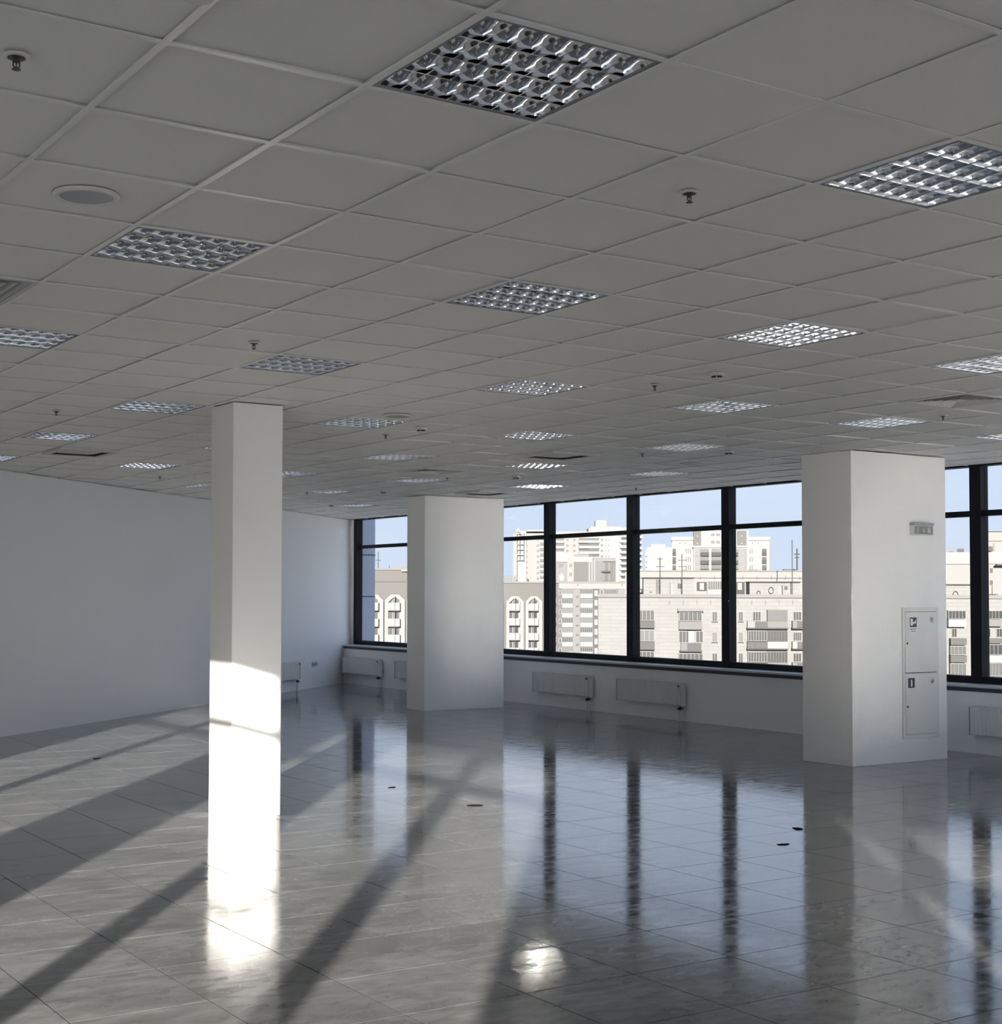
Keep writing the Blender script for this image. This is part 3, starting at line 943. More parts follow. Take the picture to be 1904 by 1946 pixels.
# ------------------------------------------------------------------ the town outside
CA, SA = math.cos(YAW), math.sin(YAW)
FWD, RGT = Vector((-SA, CA, 0)), Vector((CA, SA, 0))
GROUND = -26.0
tag(MB().box((-300, -300, GROUND - 1), (1500, 1500, GROUND)).build('ground', 'ground'), 'town ground far below the windows', None, None, 'structure')
BOXES = {}
class Building:
    """facade plane D metres away; its depth axis runs along the sight line at picture column px_side"""
    def __init__(self, name, label, D, px, px_side=None):
        r = ray(px if px_side is None else px_side, 1100)
        self.ey = Vector((r.x, r.y, 0)).normalized()
        self.ex = Vector((self.ey.y, -self.ey.x, 0))
        r = ray(px, 1100)
        self.P = Vector((r.x, r.y, 0)) * (D / r.dot(FWD))
        self.u0 = 0.0
        self.D = D
        self.root = empty(name, (self.P.x, self.P.y, GROUND), math.atan2(self.ex.y, self.ex.x))
        self.c = {self.root.name: Vector((0, 0, 0))}
        tag(self.root, label, 'building')
    def uz(self, px, py):
        r = ray(px, py)
        k = self.P.dot(self.ey) / r.dot(self.ey)
        return (r * k - self.P).dot(self.ex), EYE + k * r.z
    def box(self, name, x0, y0, x1, y1, mat, d0=-0.2, d1=0.0, parent=None, ground=False):
        """picture rectangle -> box whose front lies d0 metres (towards the viewer) from the facade plane"""
        ua, zb = self.uz(x0, y1)
        ub, zt = self.uz(x1, y0)
        za = GROUND if ground else zb
        lo = Vector((ua - self.u0, d0, za - GROUND))
        hi = Vector((ub - self.u0, d1, zt - GROUND))
        c, s = (lo + hi) / 2, (hi - lo) / 2
        key = (mat, round(s.x, 2), round(s.y, 2), round(s.z, 2))
        if key not in BOXES:
            BOXES[key] = MB().box(tuple(-s), tuple(s)).mesh(name, mat)
        par = parent or self.root
        o = link(name, BOXES[key], par, c - self.c[par.name])
        self.c[o.name] = c
        return o
    def window(self, x0, y0, x1, y1, n=2, frame='b_white', glass='b_glass', rows=1, d0=-0.12, edge=0.9, name='window'):
        w = self.box(name, x0, y0, x1, y1, frame, d0, 0.05)
        wd, ht = (x1 - x0 - edge) / n, (y1 - y0 - edge) / rows
        for a in range(n):
            for b in range(rows):
                self.box('pane', x0 + edge + a * wd, y0 + edge + b * ht, x0 + (a + 1) * wd, y0 + (b + 1) * ht,
                         glass, d0 - 0.05, d0 + 0.02, w)
        return w
    def pole(self, x, y0, y1, r=0.06, bars=()):
        u, zt = self.uz(x, y0)
        _, zb = self.uz(x, y1)
        m = MB().tube((0, 0, 0), (0, 0, zt - zb), r, 6)
        for (fz, hw_) in bars:
            m.tube((-hw_, 0, (zt - zb) * fz), (hw_, 0, (zt - zb) * fz), r * 0.7, 5)
        return m.build('antenna', 'b_dark', self.root, (u - self.u0, 1.5, zb - GROUND))

# --- pale brick block straight ahead (nearest)
B = Building('brick_apartment_block', 'pale brick apartment block with loggias, nearest beyond the window band', 193, 1350, 1137)
B.box('wall', 1137, 1134, 2060, 1400, 'b_brick', 0, 12, ground=True)
B.box('roof_edge', 1136, 1131.5, 2061, 1135, 'b_lightgrey', -0.35, 12)
for x in range(1272, 1535, 26):
    B.box('vent_slot', x, 1141, x + 0.8, 1149, 'b_panel', -0.03, 0.05)
ROWS = (1162, 1201, 1241)
for k, y in enumerate(ROWS):
    for (x0, x1) in ((1353, 1363), (1403, 1412), (1855, 1862)):
        B.window(x0, y, x1, y + 19, 2, glass='b_glass_pale' if (k == 1) else 'b_glass')
        B.box('window_ledge', x0 - 1, y + 19.5, x1 + 1, y + 20.5, 'b_dark', -0.25, 0.02)
def loggia(x0, x1, y0, y1, n, panel, py0, py1, glass='b_glass', d=-1.1, frame='b_white'):
    B.window(x0, y0, x1, y1, n, frame, glass, d0=d + 0.15, name='glazing')
    B.box('balcony_panel', x0 - 0.3, py0, x1 + 0.3, py1, panel, d, 0.05)
loggia(1205, 1243, 1159, 1179, 5, 'b_panel', 1180, 1193)
loggia(1205, 1243, 1197, 1218, 4, 'b_panel', 1219, 1234, 'b_glass_pale')
loggia(1205, 1243, 1237, 1258, 5, 'b_panel', 1259, 1272)
B.box('balcony_roof', 1287, 1157, 1336, 1161.5, 'b_lightgrey', -1.4, 0.05)
loggia(1290, 1333, 1162, 1180, 5, 'b_panel_light', 1181, 1196)
B.window(1290, 1199, 1310, 1221, 3, d0=-0.15)
B.window(1322, 1199, 1336, 1221, 2, d0=-0.15)
B.box('laundry', 1307, 1199, 1318, 1221, 'b_white', -0.9, -0.6)
B.box('balcony_panel', 1293, 1221, 1332, 1236, 'b_panel_light', -1.1, 0.05)
B.box('balcony_panel', 1305, 1222, 1331, 1235, 'b_panel', -1.2, -1.0)
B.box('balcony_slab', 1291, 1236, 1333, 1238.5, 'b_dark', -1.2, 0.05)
loggia(1289, 1335, 1241, 1262, 6, 'b_panel_light', 1263, 1275)
for k, y in enumerate(ROWS):
    B.window(1430, y, 1446, y + 18, 3, d0=-0.12)
    loggia(1457, 1495, y - 3, y + 18, 7, ('b_panel_light', 'b_white', 'b_panel_light')[k], y + 18.5, y + 31,
           ('b_glass_pale', 'b_glass', 'b_glass')[k], frame='b_panel_light')
    if k:
        B.window(1420, y - 3, 1456, y + 17, 7, d0=-0.95, frame='b_white', name='glazing')
    B.box('balcony_panel', 1419, y + 18.5, 1456, y + 30.5, ('b_brick', 'b_panel', 'b_panel')[k], -1.1, 0.05)
    B.box('balcony_panel', 1433, y + 19, 1455.5, y + 30, 'b_panel', -1.2, -1.05)
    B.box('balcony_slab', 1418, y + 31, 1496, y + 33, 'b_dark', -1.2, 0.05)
    B.window(1507, y, 1523, y + 17, 4 if k == 1 else 3)
    B.box('balcony_panel', 1504, y + 18, 1545, y + 31, ('b_panel_light', 'b_white', 'b_panel_light')[k], -1.1, 0.05)
    B.box('balcony_panel', 1513, y + 18.5, 1545, y + 30.5, 'b_panel', -1.2, -1.05)
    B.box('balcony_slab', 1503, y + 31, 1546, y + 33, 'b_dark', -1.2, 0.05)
loggia(1799, 1832, 1160, 1176, 5, 'b_white', 1177, 1191)
B.window(1808, 1194, 1818, 1211, 2)
B.box('balcony_panel', 1803, 1213, 1833, 1225, 'b_panel', -1.1, 0.05)
loggia(1803, 1833, 1227, 1244, 4, 'b_panel', 1245, 1258, 'b_glass_pale')
loggia(1803, 1833, 1260, 1284, 4, 'b_panel', 1285, 1297, 'b_glass_pale')
loggia(1869, 1901, 1160, 1176, 5, 'b_panel_light', 1177, 1190)
B.window(1872, 1194, 1882, 1211, 2)
B.window(1893, 1194, 1904, 1211, 2)
B.box('balcony_panel', 1869, 1213, 1901, 1222, 'b_panel', -1.1, 0.05)
loggia(1869, 1901, 1224, 1244, 4, 'b_white', 1245, 1258)
loggia(1869, 1901, 1259, 1284, 5, 'b_panel', 1285, 1297, 'b_glass_pale')
# roof houses on the brick block
def roof_house(x0, y0, x1, y1, d=3.0):
    h_ = B.box('roof_house', x0, y0, x1, y1, 'b_brick', d, d + 5)
    B.box('roof_lip', x0 - 1.5, y0 - 1.2, x1 + 1.5, y0 + 0.2, 'b_dark', d - 0.5, d + 5.3, h_)
    return h_
h1 = roof_house(1224, 1098, 1321, 1133)
B.box('hatch_door', 1276, 1109, 1281, 1131, 'b_white', 2.85, 3.05, h1)
B.box('door_jamb', 1275, 1108, 1276, 1131, 'b_dark', 2.8, 3.05, h1)
B.box('vent_hole', 1290, 1109, 1299, 1118, 'b_black', 2.85, 3.05, h1)
B.box('vent_hole', 1236, 1124, 1240, 1126, 'b_black', 2.85, 3.05, h1)
for x in (1248.5, 1254.5):
    B.box('ladder_rail', x, 1100, x + 0.5, 1132, 'b_dark', 2.6, 2.7, h1)
for y in range(1102, 1132, 3):
    B.box('ladder_rung', 1249, y, 1254.5, y + 0.4, 'b_dark', 2.6, 2.7, h1)
h2 = roof_house(1429, 1106, 1526, 1134)
B.box('hatch_door', 1484, 1114, 1490, 1133, 'b_white', 2.85, 3.05, h2)
B.box('door_jamb', 1491, 1112, 1492.5, 1133, 'b_dark', 2.8, 3.05, h2)
B.box('vent_hole', 1496, 1114, 1502, 1120, 'b_black', 2.85, 3.05, h2)
def ring(x, y, rpx, par):
    u, z = B.uz(x, y)
    rr = rpx * 193 / FPX
    bm = bmesh.new()
    me = bpy.data.meshes.new('cable_coil')
    vs = []
    for s in range(16):
        a = 2 * math.pi * s / 16
        for t in range(5):
            b_ = 2 * math.pi * t / 5
            q = rr + 0.06 * math.cos(b_)
            vs.append(bm.verts.new((q * 0.75 * math.cos(a), 0.06 * math.sin(b_), q * math.sin(a))))
    for s in range(16):
        for t in range(5):
            bm.faces.new([vs[s * 5 + t], vs[((s + 1) % 16) * 5 + t], vs[((s + 1) % 16) * 5 + (t + 1) % 5], vs[s * 5 + (t + 1) % 5]])
    bm.to_mesh(me); bm.free()
    me.materials.append(MATS['b_black'])
    link('cable_coil', me, par, Vector((u - B.u0, 2.85, z - GROUND)) - B.c[par.name])
ring(1470, 1122, 6, h2)
ring(1446, 1127, 4, h2)
h3 = roof_house(1780, 1111, 1868, 1136)
ring(1826, 1130, 6, h3)
B.box('vent_hole', 1798, 1115, 1803, 1118, 'b_black', 2.85, 3.05, h3)
B.pole(1255, 1058, 1131, 0.07, ((0.95, 0.35), (0.75, 0.6)))
B.pole(1297, 1052, 1133, 0.06, ((0.85, 0.6), (0.7, 0.5)))
B.pole(1508, 1025, 1131, 0.06)
B.pole(1891, 1112, 1136, 0.05)
hk = B.box('roof_cowl', 1882, 1130, 1900, 1136, 'b_panel', 2.0, 4)
B.box('cowl_cap', 1879, 1129, 1903, 1130.6, 'b_dark', 1.6, 4.4, hk)

# --- second row of the brick block: raised rear wing with parapet
B = Building('rear_brick_wing', 'raised pale wing with a parapet behind the roof houses of the brick block', 212, 1370, 1206)
B.box('wall', 1188, 1087, 1560, 1140, 'b_cream', 0, 12, ground=True)
B.box('parapet', 1206, 1085, 1561, 1098, 'b_cream', -0.4, 12)
B.box('parapet_cap', 1206, 1084, 1561, 1086, 'b_lightgrey', -0.6, 12.2)
for x in range(1330, 1535, 27):
    B.box('vent_slot', x, 1094, x + 0.8, 1100, 'b_panel', -0.46, -0.3)
for (x0, y0, x1, y1) in ((1324, 1106, 1343, 1123), (1396, 1106, 1415, 1129), (1418, 1107, 1430, 1132), (1525, 1108, 1534, 1128), (1207, 1119, 1221, 1131)):
    s_ = B.box('wall_recess', x0, y0, x1, y1, 'b_dark', -0.1, 0.1)
    xc = (x0 + x1) / 2
    f_ = B.box('window', xc - 4, y0 + 2, xc + 4, y0 + 15, 'b_white', -0.25, -0.08, s_)
B.window(1345, 1104, 1372, 1121, 6, d0=-0.6, name='glazing')
B.box('balcony_panel', 1344, 1121, 1373, 1131, 'b_white', -0.7, 0.05)
B.box('balcony_panel', 1392, 1121, 1397, 1131, 'b_white', -0.7, 0.05)
B.box('roof_house', 1440, 1082, 1452, 1087, 'b_lightgrey', 2, 5)
B.box('roof_vent', 1297, 1082.5, 1306, 1085.5, 'b_dark', 2, 4)
B.box('roof_vent', 1426, 1082.5, 1437, 1086, 'b_dark', 2, 4)

# --- cream building behind, in the right-hand window
B = Building('cream_block', 'tall cream block with a flat roof seen at the right edge window', 230, 1850, 1785)
B.box('wall', 1780, 1071, 2060, 1150, 'b_cream', 0, 14, ground=True)
B.box('parapet', 1779, 1048, 2061, 1072, 'b_white', -0.35, 14.3)
for y in (1079, 1102):
    for x in (1862, 1881):
        B.window(x, y, x + 6, y + 10, 2, frame='b_white', edge=0.7)
rt = B.box('roof_tower', 1855, 1007, 2060, 1049, 'b_cream', 4, 14)
B.box('tower_cap', 1854, 1005.5, 2061, 1008.5, 'b_lightgrey', 3.6, 14.4, rt)
B.box('tower_ledge', 1876, 1025, 2061, 1026.5, 'b_lightgrey', 3.7, 4.1, rt)
dv = B.box('ventilation_unit', 1875, 1038, 1887, 1047, 'b_panel', 1, 3)
B.box('ventilation_unit', 1854, 1033, 1871, 1047, 'b_lightgrey', 1.5, 3)
B.box('ventilation_unit', 1803, 1039, 1813, 1048, 'b_lightgrey', 1.5, 3)
B.box('ventilation_unit', 1819, 1042, 1832, 1048, 'b_panel', 1.5, 3)
B.box('roof_pipe', 1888, 1032, 1891, 1047, 'b_lightgrey', 1.5, 1.9)
B.box('street_lamp_arm', 1893, 1072, 1912, 1075, 'b_panel', -2.0, 0.05)

# --- arched block on the left
B = Building('arched_apartment_block', 'taupe apartment block with white arched balcony bays at the far left', 262, 850, 880)
B.box('wall', 690, 1082, 900, 1400, 'b_taupe', 0, 14, ground=True)
B.box('wall', 900, 1107, 1046, 1400, 'b_taupe', 0, 14, ground=True)
B.box('string_course', 690, 1105, 900, 1106, 'b_panel', -0.1, 0.05)
B.box('roof_edge', 689, 1080.5, 900, 1083, 'b_lightgrey', -0.3, 14)
B.box('roof_edge', 900, 1105.5, 1047, 1108, 'b_lightgrey', -0.3, 14)
B.box('roof_house', 747, 1075.5, 800, 1081, 'b_lightgrey', 3, 8)
B.box('roof_vent', 763, 1083, 784, 1086, 'b_white', -0.9, 0.0)
B.pole(718, 1048, 1081, 0.08, ((0.5, 0.5),))
B.pole(739, 1074, 1081, 0.06)
def arch(x0, x1, ytop, pitch, ch):
    """white chamfered arch frame with stacked balconies"""
    (u0, zt), (u1, _) = B.uz(x0, ytop), B.uz(x1, ytop)
    _, zb = B.uz(x0, ytop + 190)
    m_ = 262 / FPX
    t, c = (x1 - x0) * 0.16 * m_, ch * m_
    ti = t
    m = MB()
    def bar(p, q, r_, s_):
        m.prism([p, q, r_, s_], 'y', -0.8, 0.05)
    ix0, ix1, izt = u0 + ti, u1 - ti, zt - ti
    ci = c * 0.8
    bar((u0, zb), (ix0, zb), (ix0, izt - ci), (u0, zt - c))
    bar((u0, zt - c), (ix0, izt - ci), (ix0 + ci, izt), (u0 + c, zt))
    bar((u0 + c, zt), (ix0 + ci, izt), (ix1 - ci, izt), (u1 - c, zt))
    bar((u1 - c, zt), (ix1 - ci, izt), (ix1, izt - ci), (u1, zt - c))
    bar((u1, zt - c), (ix1, izt - ci), (ix1, zb), (u1, zb))
    cc_ = Vector(((u0 + u1) / 2 - B.u0, 0, (zt + zb) / 2 - GROUND))
    m.v = [(x - (u0 + u1) / 2, y, z - (zt + zb) / 2) for (x, y, z) in m.v]
    o = m.build('arch_frame', 'b_white', B.root, cc_)
    B.c[o.name] = cc_
    e = (x1 - x0) * 0.16
    B.box('bay_wall', x0 + e, ytop + e, x1 - e, ytop + 190, 'b_white', -0.10, 0.04, o)
    xl, xr = x0 + e + 0.5, x0 + e + (x1 - x0) * 0.55
    y = ytop + pitch
    first = True
    while y < ytop + 190:
        h_ = pitch * (0.44 if first else 0.5)
        top = y - pitch * 0.5 - h_
        for q in range(3):
            w_ = (xr - xl) / 3
            B.box('pane', xl + q * w_ + 0.6, top + (pitch * 0.22 if first else 1), xl + (q + 1) * w_ - 0.6, y - pitch * 0.5, ('b_glass', 'b_glass_pale', 'b_glass')[q], -0.25, -0.09, o)
        B.box('balcony_front', xl - 0.5, y - pitch * 0.5, xr + 1.5, y - 0.5, 'b_white', -1.4, -0.1, o)
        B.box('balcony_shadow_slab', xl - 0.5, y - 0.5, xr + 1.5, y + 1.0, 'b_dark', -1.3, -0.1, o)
        B.box('divider', (xl + xr) / 2 + 2, top + 1, (xl + xr) / 2 + 3, y - 1, 'b_dark', -1.43, -0.1, o)
        y += pitch
        first = False
arch(692, 729, 1130, 30.3, 11)
arch(732, 770, 1130, 30.3, 11)
arch(773, 811, 1130, 30.3, 11)
arch(924, 957, 1133, 27.8, 10)
arch(962, 995, 1133, 27.8, 10)
arch(998.6, 1030, 1133, 27.8, 10)
for x in (959.5, 997, 731, 771.5):
    B.box('downpipe', x - 0.5, 1140, x + 0.5, 1320, 'b_lightgrey', -0.15, 0.02)
B.box('roof_vent', 1003, 1100, 1006, 1106, 'b_dark', 2, 3)
for x in range(955, 980, 6):
    B.box('roof_vent', x, 1093, x + 4, 1106, 'b_lightgrey', 5, 6)

# --- grey panel block with balcony columns
B = Building('grey_panel_block', 'grey panel apartment block with white balcony columns beside the brick gable', 415, 1100, 1050)
B.box('wall', 1044, 1109, 1210, 1320, 'b_grey', 0, 16, ground=True)
B.box('cornice', 1062, 1107, 1210, 1119, 'b_cream', -0.5, 16)
B.box('roof_edge', 1044, 1105.5, 1210, 1108, 'b_lightgrey', -0.7, 16)
B.box('stair_strip', 1089, 1119, 1102, 1320, 'b_lightgrey', -0.25, 0.05)
for k in range(8):
    y = 1119.5 + 18.3 * k
    B.window(1061.5, y + 2, 1067, y + 11, 1, edge=1.0, d0=-0.2)
    for (x0, x1, n) in ((1068, 1088.5, 5), (1102.5, 1126, 6)):
        B.window(x0, y, x1, y + 9.2, n, 'b_lightgrey', ('b_glass', 'b_glass_pale')[(k + n) % 2], d0=-0.8, edge=0.8, name='glazing')
        B.box('balcony_panel', x0, y + 9.2, x1, y + 17.5, 'b_white', -1.1, 0.05)
    B.window(1094, y + 12, 1100, y + 16.5, 2, 'b_lightgrey', 'b_glass', d0=-0.35, edge=0.6)
    s_ = B.box('wall_panel', 1127, y, 1137, y + 17, 'b_panel', -0.2, 0.05)
    f_ = B.box('window', 1129.5, y + 2.5, 1135.5, y + 13.5, 'b_white', -0.35, -0.15, s_)
    B.box('balcony_panel', 1046, y + 16.5, 1057, y + 27, 'b_white', -1.1, 0.05)
    B.box('glazing', 1046, y + 7, 1057, y + 16.5, 'b_glass', -0.9, 0.05)
B.window(1140, 1119.5, 1147, 1130, 1, edge=1.4)
B.window(1149, 1119.5, 1172, 1129, 6, 'b_lightgrey', 'b_glass', d0=-0.6, name='glazing')
B.box('wall_panel', 1174, 1119, 1189, 1131, 'b_lightgrey', -0.3, 0.05)
for x in (1097, 1181):
    B.box('drain_hole', x, 1110.5, x + 1.6, 1113, 'b_black', -0.6, -0.4)
u, z = B.uz(1067, 1097)
dm = MB().lathe([(0.9, 0.0), (0.75, 0.18), (0.35, 0.32), (0.05, 0.36)], seg=18, axis='y')
dish = dm.build('satellite_dish', 'b_white', B.root, (u - B.u0, 1.0, z - GROUND), smooth=True)
dish.scale = (0.8, 1, 1.25)
MB().tube((0, 0.3, -1.6), (0, 0.3, 0), 0.08, 6).build('dish_mast', 'b_panel', dish)

# --- rounded cream and grey building in the middle distance
B = Building('rounded_cream_building', 'low cream and grey building with a rounded corner behind the grey panel block', 440, 1110, 1050)
B.box('wall', 1046, 1068, 1125, 1140, 'b_lightgrey', 0, 18, ground=True)
B.box('wall', 1091, 1068, 1117, 1140, 'b_grey', -0.3, 0.0)
B.box('cream_band', 1046, 1058, 1125, 1068, 'b_white', -0.5, 18)
B.box('upper_storey', 1046, 1050, 1090, 1058, 'b_white', 2, 16)
B.box('upper_storey', 1090, 1053, 1119, 1059, 'b_lightgrey', 2, 16)
B.box('wall_strip', 1078, 1060, 1090, 1140, 'b_cream', -0.6, 0.02)
for (x0, y0, n) in ((1062, 1071, 3), (1082, 1071, 2), (1082, 1088, 2)):
    for q in range(n):
        B.box('window', x0 + q * 3, y0, x0 + q * 3 + 1.6, y0 + 7, 'b_glass', -0.75 if x0 > 1080 else -0.15, 0.02)
u0_, z0_ = B.uz(1122, 1107)
rr = 8.0
cy_ = MB()
seg = 12
prof = [(rr * math.sin(math.pi / 2 * k / seg) * 1.0, -rr * math.cos(math.pi / 2 * k / seg) + rr) for k in range(seg + 1)]
zt_ = B.uz(1122, 1062)[1] - GROUND
base = [(0, rr)] + prof[::-1]
ro = MB().prism([(p, q) for p, q in base], 'z', 0, zt_).build('rounded_corner', 'b_lightgrey', B.root, (u0_ - B.u0, 0, 0))
B.box('corner_glazing', 1117, 1067, 1146, 1107, 'b_glass_pale', -0.4, 6)
for x in (1119, 1124, 1129):
    B.box('white_mullion', x, 1064, x + 1.6, 1107, 'b_white', -0.7, -0.3)
B.box('corner_wall', 1132, 1066, 1169, 1140, 'b_grey', 0.2, 16, ground=True)
B.box('corner_roof', 1128, 1060, 1170, 1067, 'b_lightgrey', -0.5, 16)
for (y0, y1) in ((1069, 1085), (1090, 1104)):
    for q in range(5):
        x = 1141 + q * 5
        B.box('window', x, y0, x + 3, y1, ('b_glass', 'b_glass_pale')[q % 2], -0.1, 0.25)
B.box('balcony_slab', 1142, 1085.5, 1160, 1088, 'b_dark', -1.0, 0.3)

# --- white tower cluster with dark balconies
B = Building('white_tower_cluster', 'white stepped tower block with dark balcony columns behind the brick block', 490, 1370, 1290)
B.box('wall', 1277, 1024, 1320, 1140, 'b_white', 0, 16, ground=True)
B.box('wall', 1420, 1024, 1462, 1140, 'b_white', 0, 16, ground=True)
B.box('wall', 1318, 1008, 1422, 1140, 'b_white', -1.5, 14, ground=True)
B.box('parapet', 1275.5, 1020, 1318, 1027, 'b_white', -0.6, 16.5)
B.box('parapet', 1422, 1020, 1463, 1027, 'b_white', -0.6, 16.5)
B.box('end_wall', 1462, 1022, 1466, 1140, 'b_lightgrey', 2, 16, ground=True)
for (x0, x1) in ((1318, 1332), (1400, 1418)):
    s_ = B.box('grey_strip', x0, 1009, x1, 1038, 'b_grey', -1.8, -1.4)
    for y in (1018, 1032):
        B.box('porthole', (x0 + x1) / 2 - 1.2, y, (x0 + x1) / 2 + 1.2, y + 2.4, 'b_white', -1.9, -1.7, s_)
    B.box('grey_strip', x0 + 2, 1043, x1 + 1, 1090, 'b_lightgrey', -1.8, -1.4)
B.box('cornice', 1316, 1037, 1420, 1041, 'b_white', -2.1, -1.4)
for x in (1291, 1301, 1429, 1440):
    B.box('porthole', x, 1031, x + 2.2, 1033.4, 'b_glass', -0.1, 0.02)
for k in range(3):
    y = 1043 + 15.6 * k
    for (x0, x1) in ((1331, 1347), (1352, 1370), (1391, 1402)):
        o = B.box('balcony_glazing', x0, y, x1, y + 7, 'b_glass_pale', -2.0, -1.4)
        for q in range(3):
            w_ = (x1 - x0) / 3
            B.box('pane', x0 + q * w_ + 0.5, y + 0.8, x0 + (q + 1) * w_ - 0.5, y + 6.5, 'b_glass', -2.1, -1.9, o)
        B.box('balcony_front', x0, y + 7, x1, y + 14, 'b_dark', -2.9, -1.4)
    for x in (1303, 1307, 1311, 1424.5, 1428.5):
        B.box('window', x, y, x + 1.7, y + 9, 'b_glass', -0.1, 0.02)
    for x in (1321, 1325, 1406, 1410):
        B.box('window', x, y + 2, x + 2.4, y + 12, 'b_white', -2.0, -1.7)
        B.box('window', x + 0.8, y + 2.8, x + 1.7, y + 11, 'b_glass', -2.1, -1.9)
    for (x0, x1) in ((1278, 1284.5), (1448, 1456.5)):
        B.box('balcony_front', x0, y + 6, x1, y + 13, 'b_dark', -0.6, 0.02)
        B.box('balcony_glazing', x0, y, x1, y + 6, 'b_black', -0.3, 0.02)
for y in (1014, 1028):
    for x in (1351, 1361):
        B.box('window', x, y, x + 7, y + 5, 'b_glass', -1.65, -1.4)
B.pole(1515, 1042, 1085, 0.25, ((0.75, 1.0), (0.6, 0.8)))
B.box('low_roofline', 1470, 1082.5, 1540, 1090, 'b_lightgrey', 10, 30)
B.box('roof_house', 1494, 1080.5, 1520, 1083, 'b_panel', 10, 20)

# --- long white high-rise on the left
B = Building('white_high_rise', 'long white high-rise with a dark blue lattice fin and banded balconies', 723, 1100, 990)
B.box('wall', 975, 1014, 1052, 1140, 'b_cream', 0, 20, ground=True)
B.box('wall', 984, 1009, 1000, 1140, 'b_white', -1.5, 0)
B.box('wall', 1050, 1010, 1120, 1140, 'b_cream', 0, 20, ground=True)
B.box('wall', 1118, 1003, 1190, 1140, 'b_white', -2, 20, ground=True)
B.box('roof_house', 1122, 1000, 1180, 1003, 'b_cream', 2, 14)
B.box('roof_house', 1132, 988, 1153, 1001, 'b_white', 3, 12)
B.box('roof_house', 1153, 991, 1160, 1001, 'b_lightgrey', 5, 12)
B.box('roof_rail', 1000, 1007, 1050, 1010, 'b_white', 0, 20)
fin = B.box('lattice_fin', 980.8, 1001, 982.4, 1102, 'b_navy', -4, -3)
for (x, y0, y1) in ((987.5, 1012, 1062), (995, 1014, 1066)):
    B.box('fin_post', x, y0, x + 1, y1, 'b_panel', -4, -3.4, fin)
for y in range(1014, 1066, 10):
    B.box('fin_bar', 981, y, 996, y + 1.2, 'b_navy', -4, -3.4, fin)
mm = MB()
ua, za = B.uz(981, 1001); ub, zb_ = B.uz(996, 1016)
mm.prism([(0, 0), (ub - ua, zb_ - za), (ub - ua, zb_ - za - 1.6), (0, -1.6)], 'y', -4, -3)
mm.v = [(x - B.c[fin.name].x + ua - B.u0, y - B.c[fin.name].y, z + za - GROUND - B.c[fin.name].z) for (x, y, z) in mm.v]
mm.build('fin_top', 'b_navy', fin)
for k in range(9):
    y = 1023 + 10.5 * k
    for (x0, x1) in ((1052, 1072), (1100, 1138)):
        B.box('balcony_glazing', x0, y, x1, y + 4.2, 'b_glass', -2.3 if x0 > 1090 else -0.4, 0.05)
        B.box('balcony_front', x0 - 0.5, y + 4.2, x1 + 0.5, y + 9.2, 'b_white', -3.4 if x0 > 1090 else -1.4, 0.05)
    for x in (1000, 1020, 1076, 1089):
        B.box('window', x, y + 1, x + (2.4 if x == 1000 else 4.5), y + 5, 'b_glass_pale', -0.15, 0.02)
    for x in (1141, 1150, 1155.5):
        B.box('window', x, y + 1, x + (4.5 if x == 1141 else 1.4), y + 5, 'b_glass_pale', -2.15, -1.9)
    B.box('balcony_front', 1026, y + 4, 1034, y + 8.5, 'b_white', -1.2, 0.05)
    B.box('balcony_glazing', 1026, y, 1034, y + 4, 'b_glass', -0.3, 0.05)
    # balconies on the right-hand end
    B.box('balcony_glazing', 1180, y - 2, 1190, y + 3.4, 'b_dark', -2.3, 0)
    B.box('balcony_front', 1177, y + 3.4, 1191, y + 8.5, 'b_white', -4.0, 0)
B.box('end_wing', 1190, 1012, 1219, 1140, 'b_dark', 1, 18, ground=True)
for k in range(10):
    y = 1015 + 10.5 * k
    B.box('balcony_front', 1190, y + 3, 1220 + (1 if k % 3 == 0 else 0), y + 8, 'b_white', -1.2, 1.2)
    B.box('wing_window', 1208, y - 2, 1211, y + 3, 'b_black', 0.7, 1.1)

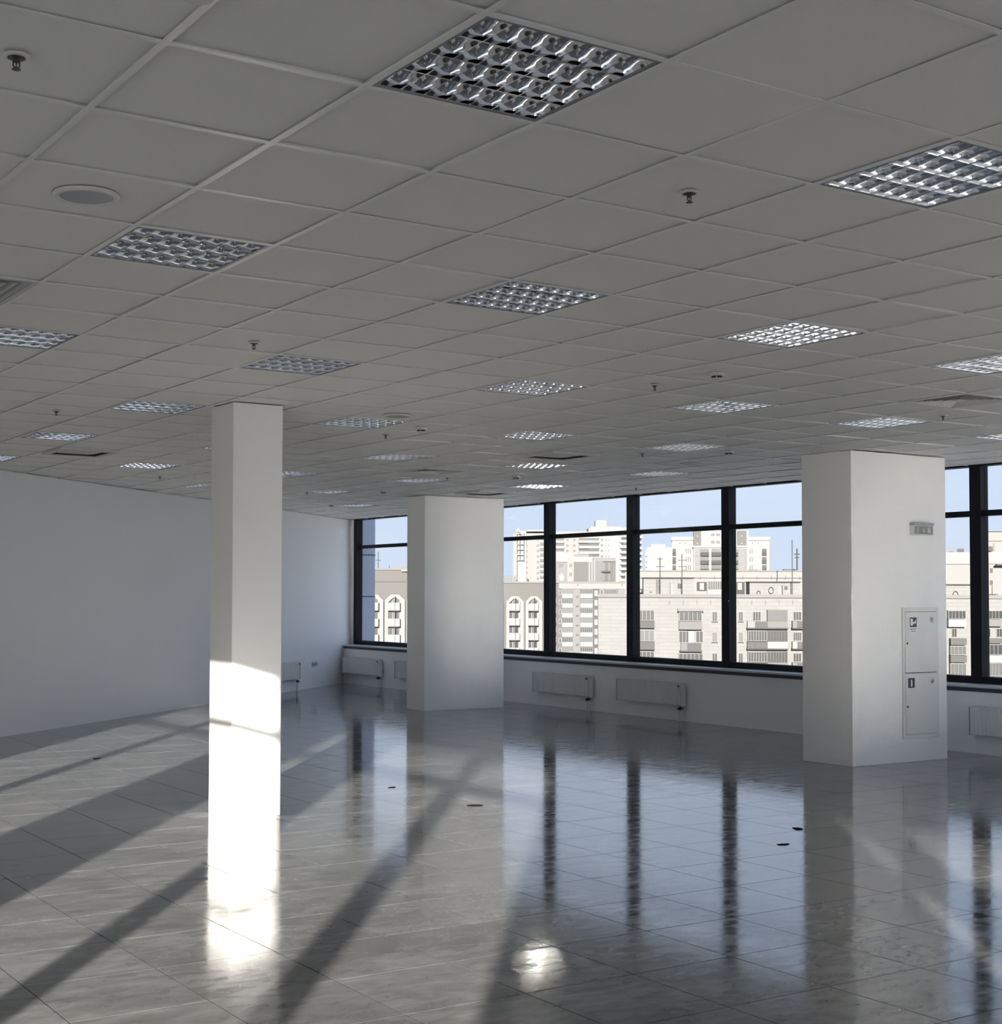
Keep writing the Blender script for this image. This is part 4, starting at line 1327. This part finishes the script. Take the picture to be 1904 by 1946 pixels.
# --- distant pale blue building
B = Building('distant_blue_building', 'distant white building with pale blue glazing left of the white tower cluster', 800, 1250, 1230)
B.box('wall', 1229, 1040, 1282, 1140, 'b_white', 0, 18, ground=True)
B.box('side_wing', 1226, 1045, 1230, 1140, 'b_white', 4, 18, ground=True)
B.box('roof_house', 1237, 1034, 1265, 1040, 'b_white', 3, 12)
for k in range(4):
    B.box('side_window', 1228, 1050 + 10 * k, 1232, 1057 + 10 * k, 'b_blue', -0.3, 0.1)
for a in range(4):
    for b in range(4):
        B.box('blue_pane', 1239 + a * 4, 1046 + b * 4, 1242.2 + a * 4, 1049.3 + b * 4, 'b_blue', -0.4, 0.1)
        B.box('blue_pane', 1239 + a * 4, 1074 + b * 4, 1242.2 + a * 4, 1077.3 + b * 4, 'b_blue', -0.4, 0.1)
for x in (1259, 1264, 1270, 1276):
    for k in range(8):
        B.box('window', x, 1044 + 5.5 * k, x + 1.6, 1046.4 + 5.5 * k, 'b_blue', -0.3, 0.1)

# --- bare tree in front of the grey panel block
tr = empty('bare_tree')
r_ = ray(1100, 1150)
P_ = Vector((r_.x, r_.y, 0)) * (330 / r_.dot(FWD))
tr.location = (P_.x, P_.y, GROUND)
tag(tr, 'leafless tree standing before the grey panel block, left of the brick gable', 'tree')
top = EYE + 330 * ray(1100, 1212).z / ray(1100, 1212).dot(FWD) - GROUND
MB().tube((0, 0, 0), (0, 0, top * 0.55), 0.22, 8).build('trunk', 'b_grey', tr)
rng = random.Random(3)
m = MB()
def grow(p, d, l, r, n):
    q = p + d * l
    m.tube(p, q, r, 5)
    if n:
        for _ in range(3):
            dd = (d + Vector((rng.uniform(-0.7, 0.7), rng.uniform(-0.7, 0.7), rng.uniform(-0.1, 0.5)))).normalized()
            grow(p + d * l * rng.uniform(0.6, 1.0), dd, l * rng.uniform(0.6, 0.8), r * 0.6, n - 1)
for a in range(5):
    d = Vector((math.cos(a * 1.26), math.sin(a * 1.26), 1.3)).normalized()
    grow(Vector((0, 0, top * (0.38 + 0.035 * a))), d, top * 0.17, 0.09, 3)
m.build('branches', 'b_grey', tr)
